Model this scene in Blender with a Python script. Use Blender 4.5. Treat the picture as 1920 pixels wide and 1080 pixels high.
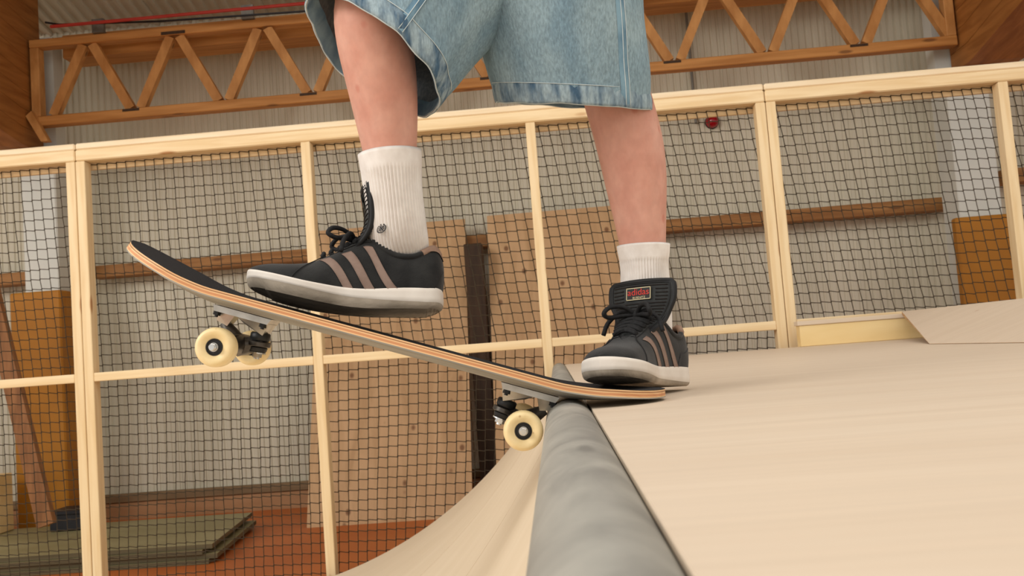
import bpy, bmesh, math, random
from mathutils import Vector, Matrix, noise
random.seed(7)
scene = bpy.context.scene
for o in list(bpy.data.objects):
    bpy.data.objects.remove(o)
col = scene.collection
# ------------------------------------------------------------------ camera
F_PX = 1700.0
CAM = Vector((-0.008, 0.0, 0.083))                 # just above the coping
_Y = Vector((81.0, -114.0, -F_PX)).normalized()    # coping direction seen by the lens
_r = math.radians(4.5)
_X = Vector((math.cos(_r), math.sin(_r), 0.0))
_X.z = -(_X.x * _Y.x + _X.y * _Y.y) / _Y.z
_X.normalize()
_Z = _X.cross(_Y)
W2C = Matrix((_X, _Y, _Z)).transposed()            # columns = world axes in camera space
C2W = W2C.transposed()
cd = bpy.data.cameras.new('camera')
cam = bpy.data.objects.new('camera', cd)
col.objects.link(cam)
cd.sensor_width = 36.0
cd.lens = F_PX * 36.0 / 1920.0
cd.clip_start = 0.02
cam.matrix_world = Matrix.Translation(CAM) @ C2W.to_4x4()
cd.dof.use_dof = True
cd.dof.focus_distance = 1.32
cd.dof.aperture_fstop = (cd.lens / 1000.0) / 0.0019   # a lens opening of about 2 mm
scene.camera = cam

# ------------------------------------------------------------------ world, light, exposure
w = bpy.data.worlds.new('daylight')
scene.world = w
w.use_nodes = True
w.node_tree.nodes['Background'].inputs[0].default_value = (1.0, 0.96, 0.90, 1)
w.node_tree.nodes['Background'].inputs[1].default_value = 0.85

def area(name, loc, target, sx, sy, power, colr):
    l = bpy.data.lights.new(name, 'AREA')
    l.shape = 'RECTANGLE'
    l.size, l.size_y, l.energy, l.color = sx, sy, power, colr
    o = bpy.data.objects.new(name, l)
    col.objects.link(o)
    o.location = loc
    o.rotation_euler = (Vector(target) - Vector(loc)).to_track_quat('-Z', 'Y').to_euler()
    return o
area('side_window_daylight', (-6.5, -2.2, 4.2), (0.2, 1.6, 0.2), 4.5, 2.4, 350, (1.0, 0.965, 0.92))
area('roof_light_daylight', (0.5, 0.5, 6.0), (0.5, 1.6, 0.0), 6.0, 5.0, 150, (1.0, 0.975, 0.94))

vs = scene.view_settings
vs.view_transform = 'Standard'
vs.look = 'None'
vs.gamma = 1.0
vs.use_curve_mapping = False
vs.exposure = 0.0

def P(px, py, y):
    """A point of the place that lies y metres along the coping from the lens."""
    d = C2W @ Vector(((px - 960.0) / F_PX, -(py - 540.0) / F_PX, -1.0))
    return CAM + d * ((y - CAM.y) / d.y)

# ------------------------------------------------------------------ materials
def lin(c):
    return tuple(((v / 255.0) / 12.92 if v / 255.0 <= 0.04045 else ((v / 255.0 + 0.055) / 1.055) ** 2.4) for v in c) + (1.0,)
MATS = {}
def mat(name, c1, c2=None, rough=0.6, scale=(6, 6, 6), detail=4.0, metal=0.0, bump=0.0, bump_scale=None,
        lo=0.35, hi=0.65, spots=None, spec=0.4, distort=0.0, sheen=0.0, sss=0.0, fine=None):
    if name in MATS:
        return MATS[name]
    m = bpy.data.materials.new(name)
    m.use_nodes = True
    nt = m.node_tree
    b = nt.nodes['Principled BSDF']
    b.inputs['Roughness'].default_value = rough
    b.inputs['Metallic'].default_value = metal
    b.inputs['Specular IOR Level'].default_value = spec
    if sheen:
        b.inputs['Sheen Weight'].default_value = sheen
    if sss:
        b.inputs['Subsurface Weight'].default_value = sss
        b.inputs['Subsurface Radius'].default_value = (0.012, 0.005, 0.003)
        b.inputs['Subsurface Scale'].default_value = 0.5
    tc = nt.nodes.new('ShaderNodeTexCoord')
    def noise_node(sc, det):
        mp = nt.nodes.new('ShaderNodeMapping')
        mp.inputs['Scale'].default_value = sc
        nt.links.new(tc.outputs['Object'], mp.inputs['Vector'])
        n = nt.nodes.new('ShaderNodeTexNoise')
        n.inputs['Scale'].default_value = 1.0
        n.inputs['Detail'].default_value = det
        n.inputs['Distortion'].default_value = distort
        nt.links.new(mp.outputs[0], n.inputs['Vector'])
        return n
    out = None
    if c2 is not None:
        n = noise_node(scale, detail)
        r = nt.nodes.new('ShaderNodeValToRGB')
        r.color_ramp.elements[0].position = lo
        r.color_ramp.elements[1].position = hi
        r.color_ramp.elements[0].color = lin(c1)
        r.color_ramp.elements[1].color = lin(c2)
        nt.links.new(n.outputs['Fac'], r.inputs[0])
        out = r.outputs[0]
    if spots is not None:                       # (colour, vector scale, size 0..1, strength)
        sc_col, sc, size, strength = spots
        mp = nt.nodes.new('ShaderNodeMapping')
        mp.inputs['Scale'].default_value = sc
        nt.links.new(tc.outputs['Object'], mp.inputs['Vector'])
        v = nt.nodes.new('ShaderNodeTexVoronoi')
        v.inputs['Scale'].default_value = 1.0
        nt.links.new(mp.outputs[0], v.inputs['Vector'])
        r2 = nt.nodes.new('ShaderNodeValToRGB')
        r2.color_ramp.elements[0].position = size * 0.5
        r2.color_ramp.elements[0].color = (strength,) * 3 + (1,)
        r2.color_ramp.elements[1].position = size
        r2.color_ramp.elements[1].color = (0, 0, 0, 1)
        nt.links.new(v.outputs['Distance'], r2.inputs[0])
        mx = nt.nodes.new('ShaderNodeMixRGB')
        nt.links.new(r2.outputs[0], mx.inputs[0])
        if out is not None:
            nt.links.new(out, mx.inputs[1])
        else:
            mx.inputs[1].default_value = lin(c1)
        mx.inputs[2].default_value = lin(sc_col)
        out = mx.outputs[0]
    if fine is not None:                        # (vector scale, strength): fine mottling of the colour
        n3 = noise_node(fine[0], 2.0)
        r3 = nt.nodes.new('ShaderNodeValToRGB')
        r3.color_ramp.elements[0].position = 0.3
        r3.color_ramp.elements[1].position = 0.7
        r3.color_ramp.elements[0].color = (1 - fine[1],) * 3 + (1,)
        r3.color_ramp.elements[1].color = (1, 1, 1, 1)
        nt.links.new(n3.outputs['Fac'], r3.inputs[0])
        mf = nt.nodes.new('ShaderNodeMixRGB')
        mf.blend_type = 'MULTIPLY'
        mf.inputs[0].default_value = 1.0
        nt.links.new(out, mf.inputs[1])
        nt.links.new(r3.outputs[0], mf.inputs[2])
        out = mf.outputs[0]
    if out is not None:
        nt.links.new(out, b.inputs['Base Color'])
    else:
        b.inputs['Base Color'].default_value = lin(c1)
    if bump:
        n2 = noise_node(bump_scale or scale, 3.0)
        bp = nt.nodes.new('ShaderNodeBump')
        bp.inputs['Strength'].default_value = bump
        bp.inputs['Distance'].default_value = 0.004
        nt.links.new(n2.outputs['Fac'], bp.inputs['Height'])
        nt.links.new(bp.outputs[0], b.inputs['Normal'])
    MATS[name] = m
    return m

M_spr_v = mat('spruce_upright', (226, 196, 148), (238, 214, 172), 0.62, (34, 34, 2.2), spots=((176, 118, 66), (9, 9, 2.6), 0.16, 0.8), distort=0.4)
M_spr_h = mat('spruce_lengthwise', (228, 198, 150), (240, 216, 174), 0.62, (2.2, 34, 34), spots=((176, 118, 66), (2.6, 9, 9), 0.16, 0.8), distort=0.4)
M_spr_c = mat('spruce_cap', (232, 208, 170), (242, 224, 192), 0.6, (2.2, 34, 34), distort=0.4)
M_glu = mat('glulam_stained', (142, 88, 36), (170, 112, 54), 0.6, (18, 2.0, 18), distort=0.6)
M_truss = mat('truss_timber_lengthwise', (176, 118, 58), (204, 146, 82), 0.6, (1.6, 26, 26), spots=((90, 50, 20), (2.0, 8, 8), 0.14, 0.7))
M_truss_d = mat('truss_timber_web', (178, 122, 64), (208, 152, 90), 0.6, (12, 12, 5), spots=((90, 50, 20), (4, 8, 4), 0.13, 0.7))
M_rail = mat('wall_beam_timber', (142, 96, 50), (172, 124, 72), 0.65, (1.6, 26, 26), spots=((86, 50, 24), (2.0, 8, 8), 0.15, 0.7))
M_deck = mat('birch_deck', (216, 196, 172), (224, 206, 183), 0.5, (1.2, 16, 3), 7.0, lo=0.25, hi=0.75, spots=((172, 124, 92), (3.2, 4.1, 1), 0.035, 0.8), distort=0.8, fine=((2.5, 60, 3), 0.05))
M_trans = mat('birch_transition', (218, 199, 170), (226, 208, 181), 0.5, (3, 9, 3), 6.0, lo=0.25, hi=0.75, distort=0.6)
M_edge = mat('plywood_edge', (176, 136, 92), (206, 168, 122), 0.7, (3, 3, 160), 2.0)
M_boxy = mat('yellow_plywood', (230, 200, 140), (240, 214, 160), 0.6, (2, 6, 9))
M_plyp = mat('leaning_plywood', (192, 155, 112), (210, 173, 130), 0.65, (9, 5, 1.0), 5.0, spots=((118, 76, 44), (5.2, 3, 4.1), 0.13, 0.85), distort=0.8)
M_pipe = mat('galvanised_pipe', (132, 131, 126), (182, 180, 170), 0.5, (16, 9, 16), 7.0, metal=0.2, lo=0.3, hi=0.7, spots=((104, 104, 100), (22, 6, 22), 0.2, 0.5), distort=0.5)
M_net = mat('net_twine', (52, 42, 28), (68, 56, 38), 0.8, (40, 40, 40))
M_wall = mat('wall_sheet', (204, 199, 178), (217, 212, 192), 0.5, (2.2, 2, 0.35), 3.0)
M_roof = mat('roof_sheet', (190, 182, 160), (206, 198, 178), 0.5, (2, 0.4, 2), 3.0)
M_white = mat('white_column_paint', (205, 208, 200), (216, 218, 210), 0.5, (3, 3, 1))
M_ochre = mat('ochre_pad', (164, 106, 18), (178, 118, 26), 0.55, (4, 4, 3))
M_floor = mat('orange_floor', (186, 102, 46), (198, 114, 56), 0.55, (1.5, 1.5, 1.5))
M_plinth = mat('baseboard_wood', (120, 98, 68), (140, 116, 84), 0.6, (2, 20, 20))
M_plinth2 = mat('plinth_board', (168, 126, 86), (182, 140, 100), 0.6, (2, 12, 12))
M_dark = mat('dark_brown_and_gap_shade', (54, 38, 24), (70, 50, 32), 0.7, (20, 20, 3))  # brown of nail plates and riser, also painted shade in the sheet gap
M_stack = mat('green_sheet', (142, 134, 94), (156, 148, 108), 0.55, (2, 4, 4))
M_stackd = mat('green_sheet_edge', (92, 84, 60), (110, 100, 72), 0.7, (2, 4, 60))
M_plank = mat('leaning_plank_wood', (134, 90, 52), (162, 112, 68), 0.65, (24, 24, 3))
M_blackp = mat('black_plastic', (24, 24, 28), (34, 34, 38), 0.45, (12, 12, 12))
M_galv = mat('grey_bracket_steel', (108, 108, 104), (136, 136, 130), 0.45, (14, 14, 14), metal=0.5)
M_red = mat('red_cable', (168, 48, 40), (184, 60, 48), 0.5, (3, 20, 20))
M_beacon = mat('red_glass_dome', (150, 10, 26), (170, 16, 34), 0.12, (20, 20, 20), spec=0.6)
M_cond = mat('grey_conduit', (112, 110, 102), (126, 124, 116), 0.5, (20, 20, 4))
M_skin = mat('skin', (210, 150, 130), (224, 171, 151), 0.5, (26, 26, 20), 5.0, lo=0.3, hi=0.72, spots=((196, 112, 92), (16, 16, 13), 0.12, 0.5), spec=0.35, sss=0.12, fine=((90, 90, 60), 0.08), bump=0.05, bump_scale=(160, 160, 160))
M_sock = mat('white_sock_knit', (228, 220, 212), (240, 234, 227), 0.85, (60, 60, 40), spec=0.2, sheen=0.2)
M_denim = mat('light_denim', (120, 150, 168), (170, 193, 200), 0.9, (14, 14, 6), 9.0, lo=0.25, hi=0.74, spec=0.15, bump=0.35, bump_scale=(420, 420, 130), distort=0.4, fine=((330, 330, 110), 0.34))
M_denim_in = mat('denim_inside', (116, 126, 132), (138, 148, 153), 0.9, (300, 300, 60), spec=0.1)
M_hem = mat('hem_denim', (78, 106, 130), (166, 186, 194), 0.9, (70, 70, 12), 6.0, lo=0.36, hi=0.62, spec=0.15, fine=((330, 330, 110), 0.3))
M_thread = mat('pale_thread', (180, 196, 200), (204, 214, 214), 0.9, (80, 80, 80))
M_navy = mat('worn_seam_denim', (92, 124, 146), (132, 164, 180), 0.9, (40, 40, 24), spec=0.15)
M_suede = mat('black_suede', (27, 27, 27), (46, 46, 45), 0.85, (26, 26, 26), 6.0, spec=0.25, bump=0.15, bump_scale=(420, 420, 420), sheen=0.15)
M_strp = mat('taupe_stripe', (138, 116, 104), (150, 128, 116), 0.8, (60, 60, 60), spec=0.2)
M_lining = mat('tan_lining', (150, 122, 104), (166, 138, 120), 0.85, (60, 60, 60), spec=0.2)
M_rubber = mat('white_rubber', (226, 216, 204), (238, 230, 219), 0.6, (24, 24, 24), spots=((70, 62, 56), (34, 34, 34), 0.05, 0.8), spec=0.3)
M_outs = mat('grey_outsole', (150, 138, 122), (186, 172, 154), 0.75, (16, 40, 16), 5.0, bump=0.3, bump_scale=(60, 220, 60))
M_lace = mat('black_lace', (18, 18, 19), (30, 30, 31), 0.8, (200, 200, 200))
M_mesh = mat('black_tongue_nylon', (40, 42, 42), (52, 54, 53), 0.75, (90, 90, 90))
M_piping = mat('black_piping', (14, 14, 15), (22, 22, 23), 0.6, (60, 60, 60))
M_lred = mat('label_red', (206, 48, 36))
M_lcream = mat('label_cream', (214, 200, 160))
M_lblack = mat('label_black', (30, 24, 22))
M_grip = mat('grip_tape', (40, 40, 42), (58, 57, 57), 0.92, (500, 500, 500), spec=0.2, bump=0.3, bump_scale=(900, 900, 900))
M_ply1 = mat('deck_ply_maple', (222, 176, 124), (236, 196, 148), 0.6, (6, 60, 200))
M_ply2 = mat('deck_ply_orange', (200, 138, 92), (214, 154, 108), 0.6, (6, 60, 200))
M_ply3 = mat('deck_ply_brown', (158, 110, 72), (174, 126, 86), 0.6, (6, 60, 200))
M_dbot = mat('deck_underside_grey', (134, 131, 122), (168, 164, 154), 0.6, (4, 22, 6), 6.0, spots=((110, 96, 80), (7, 30, 8), 0.1, 0.5))
M_ureth = mat('cream_urethane', (234, 208, 152), (243, 221, 172), 0.42, (40, 40, 40), spots=((176, 136, 84), (60, 60, 60), 0.12, 0.6), spec=0.45)
M_alu = mat('cast_aluminium', (176, 172, 164), (204, 200, 192), 0.32, (40, 40, 40), metal=0.85)
M_aludk = mat('dark_hanger_metal', (74, 70, 66), (104, 99, 93), 0.36, (40, 40, 40), metal=0.75)
M_steel = mat('bright_steel', (206, 206, 204), (224, 224, 222), 0.22, (40, 40, 40), metal=0.95)
M_bear = mat('black_bearing_shield', (26, 24, 23), (38, 36, 34), 0.4, (60, 60, 60))
M_bush = mat('black_bushing', (20, 21, 22), (30, 31, 32), 0.45, (60, 60, 60))
M_hair = mat('brown_hair', (70, 48, 32), (92, 64, 44), 0.6, (60, 60, 12))
M_shirt = mat('white_tee_cotton', (214, 210, 202), (226, 222, 214), 0.9, (40, 40, 40))
M_eye = mat('dark_eye', (40, 30, 26))

# ------------------------------------------------------------------ mesh helpers
class MB:
    def __init__(s):
        s.v, s.f, s.m = [], [], []
    def add(s, vs_, fs_, mi=0):
        b = len(s.v)
        s.v += [tuple(v) for v in vs_]
        for f in fs_:
            s.f.append(tuple(i + b for i in f)); s.m.append(mi)
        return s
    def box(s, x0, x1, y0, y1, z0, z1, mi=0, ch=0.0):
        if ch <= 0:
            v = [(x, y, z) for x in (x0, x1) for y in (y0, y1) for z in (z0, z1)]
            return s.add(v, [(0, 1, 3, 2), (4, 6, 7, 5), (0, 4, 5, 1), (2, 3, 7, 6), (0, 2, 6, 4), (1, 5, 7, 3)], mi)
        bm = bmesh.new()
        vv = [bm.verts.new((x, y, z)) for x in (x0, x1) for y in (y0, y1) for z in (z0, z1)]
        for f in [(0, 1, 3, 2), (4, 6, 7, 5), (0, 4, 5, 1), (2, 3, 7, 6), (0, 2, 6, 4), (1, 5, 7, 3)]:
            bm.faces.new([vv[i] for i in f])
        bmesh.ops.bevel(bm, geom=list(bm.edges), offset=ch, segments=1, affect='EDGES', profile=0.5)
        bm.verts.index_update()
        s.add([v.co for v in bm.verts], [[v.index for v in f.verts] for f in bm.faces], mi)
        bm.free()
        return s
    def bar(s, a, b, wdt, dep, side=Vector((0, 1, 0)), mi=0):
        """rectangular bar from a to b; dep is measured along 'side'"""
        a, b = Vector(a), Vector(b)
        d = (b - a).normalized()
        sd = (side - d * side.dot(d)).normalized()
        u = d.cross(sd)
        v = []
        for p in (a, b):
            for i, j in ((-1, -1), (1, -1), (1, 1), (-1, 1)):
                v.append(p + u * i * wdt / 2 + sd * j * dep / 2)
        return s.add(v, [(0, 3, 2, 1), (4, 5, 6, 7), (0, 1, 5, 4), (1, 2, 6, 5), (2, 3, 7, 6), (3, 0, 4, 7)], mi)
    def tube(s, pts, r, n=8, mi=0, cap=True, closed=False):
        pts = [Vector(p) for p in pts]
        k = len(pts)
        rs = r if isinstance(r, (list, tuple)) else [r] * k
        base = len(s.v)
        up = None
        for i, p in enumerate(pts):
            if closed:
                t = (pts[(i + 1) % k] - pts[i - 1])
            else:
                t = pts[min(i + 1, k - 1)] - pts[max(i - 1, 0)]
            t.normalize()
            if up is None:
                up = Vector((0, 0, 1)) if abs(t.z) < 0.9 else Vector((1, 0, 0))
            a = (up - t * up.dot(t)).normalized()
            up = a
            b = t.cross(a)
            for j in range(n):
                th = 2 * math.pi * j / n
                s.v.append(tuple(p + a * math.cos(th) * rs[i] + b * math.sin(th) * rs[i]))
        for i in range(k if closed else k - 1):
            i2 = (i + 1) % k
            for j in range(n):
                j2 = (j + 1) % n
                s.f.append((base + i * n + j, base + i * n + j2, base + i2 * n + j2, base + i2 * n + j)); s.m.append(mi)
        if cap and not closed:
            s.f.append(tuple(base + j for j in reversed(range(n)))); s.m.append(mi)
            s.f.append(tuple(base + (k - 1) * n + j for j in range(n))); s.m.append(mi)
        return s
    def grid(s, rows, mi=0, wrap=False, flip=False):
        """rows: list of equal-length point lists"""
        base = len(s.v)
        n = len(rows[0])
        for r in rows:
            s.v += [tuple(p) for p in r]
        for i in range(len(rows) - 1):
            for j in range(n if wrap else n - 1):
                j2 = (j + 1) % n
                q = (base + i * n + j, base + i * n + j2, base + (i + 1) * n + j2, base + (i + 1) * n + j)
                s.f.append(q[::-1] if flip else q); s.m.append(mi)
        return s
    def lathe(s, prof, n=32, axis='y', mi=0, c=(0, 0, 0)):
        """prof: (radius, along) pairs"""
        rows = []
        for r, h in prof:
            row = []
            for j in range(n):
                t = 2 * math.pi * j / n
                if axis == 'y':
                    row.append((c[0] + r * math.cos(t), c[1] + h, c[2] + r * math.sin(t)))
                elif axis == 'z':
                    row.append((c[0] + r * math.cos(t), c[1] + r * math.sin(t), c[2] + h))
                else:
                    row.append((c[0] + h, c[1] + r * math.cos(t), c[2] + r * math.sin(t)))
            rows.append(row)
        return s.grid(rows, mi, wrap=True)
    def prism(s, poly, y0, y1, mi=0, plane='xz'):
        n = len(poly)
        def mk(p, h):
            if plane == 'xz': return (p[0], h, p[1])
            if plane == 'yz': return (h, p[0], p[1])
            return (p[0], p[1], h)
        v = [mk(p, y0) for p in poly] + [mk(p, y1) for p in poly]
        f = [tuple(range(n))[::-1], tuple(range(n, 2 * n))]
        f += [(i, (i + 1) % n, n + (i + 1) % n, n + i) for i in range(n)]
        return s.add(v, f, mi)
    def mesh(s, name, mats, smooth=False, origin=(0, 0, 0)):
        me = bpy.data.meshes.new(name)
        o = Vector(origin)
        me.from_pydata([tuple(Vector(v) - o) for v in s.v], [], s.f)
        for m in (mats if isinstance(mats, (list, tuple)) else [mats]):
            me.materials.append(m)
        me.polygons.foreach_set('material_index', s.m)
        bm = bmesh.new(); bm.from_mesh(me)
        bmesh.ops.recalc_face_normals(bm, faces=bm.faces)
        bm.to_mesh(me); bm.free()
        if smooth:
            me.polygons.foreach_set('use_smooth', [True] * len(me.polygons))
            if smooth != 'all':
                try:
                    me.set_sharp_from_angle(angle=math.radians(40))
                except Exception:
                    pass
        me.update()
        return me

def link(name, me, parent=None, loc=None, label=None, cat=None, group=None, kind=None):
    o = bpy.data.objects.new(name, me)
    col.objects.link(o)
    if parent is not None:
        o.parent = parent
    if loc is not None:
        o.location = loc
    if label: o['label'] = label
    if cat: o['category'] = cat
    if group: o['group'] = group
    if kind: o['kind'] = kind
    return o
def empty(name, loc, label=None, cat=None, group=None, kind=None):
    o = link(name, None, None, loc, label, cat, group, kind)
    o.empty_display_size = 0.1
    return o
def part(name, mb, mats, parent, smooth=False, origin=None, **kw):
    """a part modelled in place; the parent's place is taken off"""
    if origin is None:
        origin = parent.location if parent.parent is None else (0, 0, 0)
    return link(name, mb.mesh(name, mats, smooth, origin), parent, **kw)
def centred_box(name, mats, parent, x0, x1, y0, y1, z0, z1, ch=0.0, **kw):
    """box whose own origin is its centre, so each has its own grain"""
    c = Vector(((x0 + x1) / 2, (y0 + y1) / 2, (z0 + z1) / 2))
    me = MB().box(x0 - c.x, x1 - c.x, y0 - c.y, y1 - c.y, z0 - c.z, z1 - c.z, 0, ch).mesh(name, mats)
    pl = parent.location if parent is not None else Vector((0, 0, 0))
    return link(name, me, parent, c - pl, **kw)
def smoothstep(a, b, x):
    t = min(1, max(0, (x - a) / (b - a)))
    return t * t * (3 - 2 * t)
def interp(tab, x):
    if x <= tab[0][0]: return tab[0][1]
    for (a, va), (b, vb) in zip(tab, tab[1:]):
        if x <= b:
            t = (x - a) / (b - a)
            return va + (vb - va) * t
    return tab[-1][1]
def cinterp(tab, x):
    """smooth (Catmull-Rom) interpolation of a table"""
    n = len(tab)
    if x <= tab[0][0]: return tab[0][1]
    if x >= tab[-1][0]: return tab[-1][1]
    for i in range(n - 1):
        if x <= tab[i + 1][0]:
            x0, y0 = tab[i]; x1, y1 = tab[i + 1]
            m0 = (tab[i + 1][1] - tab[max(i - 1, 0)][1]) / max(1e-6, tab[i + 1][0] - tab[max(i - 1, 0)][0])
            j = min(i + 2, n - 1)
            m1 = (tab[j][1] - tab[i][1]) / max(1e-6, tab[j][0] - tab[i][0])
            h = x1 - x0; t = (x - x0) / h
            return (2*t**3 - 3*t**2 + 1)*y0 + (t**3 - 2*t**2 + t)*h*m0 + (-2*t**3 + 3*t**2)*y1 + (t**3 - t**2)*h*m1

# ================================================================== the setting
ZF = -1.12          # hall floor
YW = 7.9            # inner face of the back wall
fl = link('floor', MB().box(-9, 9, -5, 8.2, ZF - 0.1, ZF).mesh('floor', M_floor), kind='structure',
          label='orange sports hall floor below the ramp', )
# back wall: ribbed sheets, each one metre wide
wb = empty('wall_back', (0, YW, ZF), 'pale grey wall of vertical ribbed metal sheets', None, None, 'structure')
prof = []
nr = 17
for i in range(nr):
    x = i * 0.999 / nr
    p = 0.999 / nr
    prof += [(x, 0.0), (x + p * 0.52, 0.0), (x + p * 0.64, 0.009), (x + p * 0.88, 0.009)]
prof.append((0.999, 0.0))
mw = MB()
mw.grid([[(x, d, 0.0) for x, d in prof], [(x, d, 5.4) for x, d in prof]])
mw.box(0, 0.999, 0.012, 0.06, 0, 5.4)
me_w = mw.mesh('wall_panel', M_wall)
for i in range(18):
    link('wall_panel', me_w, wb, (-9.35 + i * 1.0, 0.0, 0.0))
# roof: ribbed sheets rising towards the camera
rf = empty('ceiling', (0, YW, 3.30), 'pale ribbed metal roof sheets above the truss', None, None, 'structure')
SL = 0.22
mr = MB()
pr = []
for i in range(10):
    x = i * 0.0998
    pr += [(x, 0.0), (x + 0.05, 0.0), (x + 0.06, -0.022), (x + 0.09, -0.022)]
pr.append((0.998, 0.0))
mr.grid([[(x, 0.1, d - 0.1 * SL) for x, d in pr], [(x, -4.6, d + 4.6 * SL) for x, d in pr]])
mr.grid([[(0, 0.1, 0.03 - 0.1 * SL), (0.998, 0.1, 0.03 - 0.1 * SL)], [(0, -4.6, 0.03 + 4.6 * SL), (0.998, -4.6, 0.03 + 4.6 * SL)]])
me_r = mr.mesh('roof_sheet', M_roof)
for i in range(18):
    link('roof_sheet', me_r, rf, (-9.35 + i * 1.0, 0, 0))
# plinth board and baseboard along the back wall
link('baseboard_back', MB().box(-9, 9, YW - 0.05, YW - 0.002, -0.97, -0.895, 0, 0.006).mesh('baseboard_back', M_plinth), kind='structure',
     label='grey brown timber baseboard along the foot of the ribbed wall')
link('trim_1', MB().box(-9, 9, YW - 0.035, YW - 0.002, ZF, -0.975).mesh('trim_1', M_plinth2), kind='structure',
     label='reddish brown plinth board between baseboard and orange floor')

# ------------------------------------------------------------------ columns, pads, glulam frames
def glulam(x0, x1, label):
    r = empty('glulam_frame', ((x0 + x1) / 2, 7.0, 2.1), label, 'roof beam', 'stained glulam roof frames')
    poly = [(7.35, 2.05), (7.05, 2.05), (2.0, 2.05 + 5.05 * 0.19), (2.0, 4.25), (6.75, 3.28), (7.35, 2.95)]
    n = 9
    ye, yn = 7.35, 2.0
    # laminated beam: lamellas as separate boards between bottom and top line
    def zb(y): return 2.05 + max(0, 7.05 - y) * 0.19
    def zt(y): return 3.38 + (7.35 - y) * 0.2
    ys = [7.35, 7.05, 6.4, 5.0, 3.5, 2.0]
    for k in range(n):
        mb = MB()
        g = 0.0015
        rows = []
        for y in ys:
            a = zb(y) + (zt(y) - zb(y)) * k / n + g
            b = zb(y) + (zt(y) - zb(y)) * (k + 1) / n - g
            rows.append([(x0, y, a), (x1, y, a), (x1, y, b), (x0, y, b)])
        mb.grid(rows, 0, wrap=True)
        mb.add(rows[0], [(0, 1, 2, 3)]); mb.add(rows[-1], [(3, 2, 1, 0)])
        part('lamella', mb, M_glu, r)
    return r
glulam(-4.60, -4.17, 'brown glulam roof frame at the left end of the truss')
glulam(3.36, 3.79, 'brown glulam roof frame at the right end of the truss')
def column(x0, x1, label, plabel):
    r = empty('column', ((x0 + x1) / 2, 7.35, ZF), label, 'column', 'white hall columns')
    part('shaft', MB().box(x0, x1, 7.22, 7.52, ZF, 2.045, 0, 0.01), M_white, r)
    part('upper_shaft', MB().box(x0, x1 - 0.06, 7.37, 7.52, 2.046, 3.05), M_white, r)
    part('cap_plate', MB().box(x0 - 0.05, x1 + 0.02, 7.16, 7.70, 2.02, 2.047), M_galv, r)
    p = empty('column_pad', ((x0 + x1) / 2, 7.2, ZF), plabel, 'wall pad', 'ochre column pads')
    part('front_pad', MB().box(x0 - 0.08, x1 + 0.05, 7.13, 7.215, ZF + 0.01, 0.86, 0, 0.012), M_ochre, p)
    part('side_pad', MB().box(x1 + 0.005, x1 + 0.05, 7.22, 7.52, ZF + 0.01, 0.86, 0, 0.012), M_ochre, p)
column(-4.30, -4.01, 'white column under the left glulam frame', 'ochre pad covering the lower part of the left white column')
column(3.24, 3.57, 'white column under the right glulam frame', 'ochre pad covering the lower part of the right white column')

# ------------------------------------------------------------------ timber truss between the frames
YT = 7.20
tr = empty('roof_truss', (-0.4, YT, 2.27), 'brown timber lattice truss spanning between the two glulam frames', 'truss')
xa, xb = -4.15, 3.34
zb_, zt_ = 2.30, 2.885
centred_box('bottom_chord', M_truss, tr, xa, xb, YT - 0.05, YT + 0.05, zb_ - 0.075, zb_ + 0.005, 0.006)
centred_box('top_chord', M_truss, tr, xa, xb, YT - 0.05, YT + 0.05, zt_, zt_ + 0.068, 0.006)
centred_box('end_post', M_truss_d, tr, xa, xa + 0.075, YT - 0.045, YT + 0.045, zb_ + 0.005, zt_, 0.005)
centred_box('end_post', M_truss_d, tr, xb - 0.075, xb, YT - 0.045, YT + 0.045, zb_ + 0.005, zt_, 0.005)
nb = 10
step = (xb - xa - 0.13) / nb
for i in range(nb):
    x0 = xa + 0.12 + i * step
    xm = x0 + step * 0.5 - 0.005
    x1 = x0 + step
    for a, b in (((x0 + 0.05, zb_ + 0.01), (xm - 0.04, zt_ - 0.005)), ((xm + 0.04, zt_ - 0.005), (x1 - 0.035, zb_ + 0.01))):
        c = Vector(((a[0] + b[0]) / 2, YT, (a[1] + b[1]) / 2))
        m = MB().bar((a[0] - c.x, 0, a[1] - c.z), (b[0] - c.x, 0, b[1] - c.z), 0.075, 0.06)
        link('web_member', m.mesh('web_member', M_truss_d), tr, c - tr.location)
    if i % 2 == 1:
        part('nail_plate', MB().box(xm - 0.10, xm + 0.10, YT - 0.054, YT - 0.050, zt_ + 0.005, zt_ + 0.03), M_dark, tr)
    else:
        part('nail_plate', MB().box(x1 - 0.09, x1 + 0.05, YT - 0.054, YT - 0.050, zb_ - 0.02, zb_ + 0.0), M_dark, tr)
link('eaves_beam', MB().box(-3.98, 3.23, 7.36, 7.62, 2.85, 3.05, 0, 0.006).mesh('eaves_beam', M_truss),
     label='deep brown eaves beam running behind the truss top chord', cat='beam')
for x, nm in ((-3.55, 'left'), (-2.3, 'right')):
    b = MB().box(x - 0.05, x + 0.05, 7.13, 7.16, 2.965, 3.07).box(x - 0.05, x + 0.05, 7.13, 7.24, 2.9545, 2.965)
    link('steel_bracket', b.mesh('steel_bracket', M_galv), label='small grey steel bracket on the truss top chord, %s of the pair' % nm, cat='bracket', group='truss brackets')
mbc = MB().tube([P(95, 50, 7.0), P(250, 36, 7.0), P(420, 20, 7.0), P(620, 2, 7.0), P(900, -28, 7.0), P(1500, -80, 7.0)], 0.014, 8)
link('red_cable', mbc.mesh('red_cable', M_red, True), label='red cable running along under the roof sheets above the truss', cat='cable')
mbc = MB().tube([P(85, 42, 7.05), P(110, 46, 7.05), P(300, 40, 7.05), P(560, 22, 7.05), P(900, -12, 7.05)], 0.009, 6)
link('black_cable', mbc.mesh('black_cable', M_blackp, True), label='thin black cable beside the red one above the truss', cat='cable')
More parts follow.
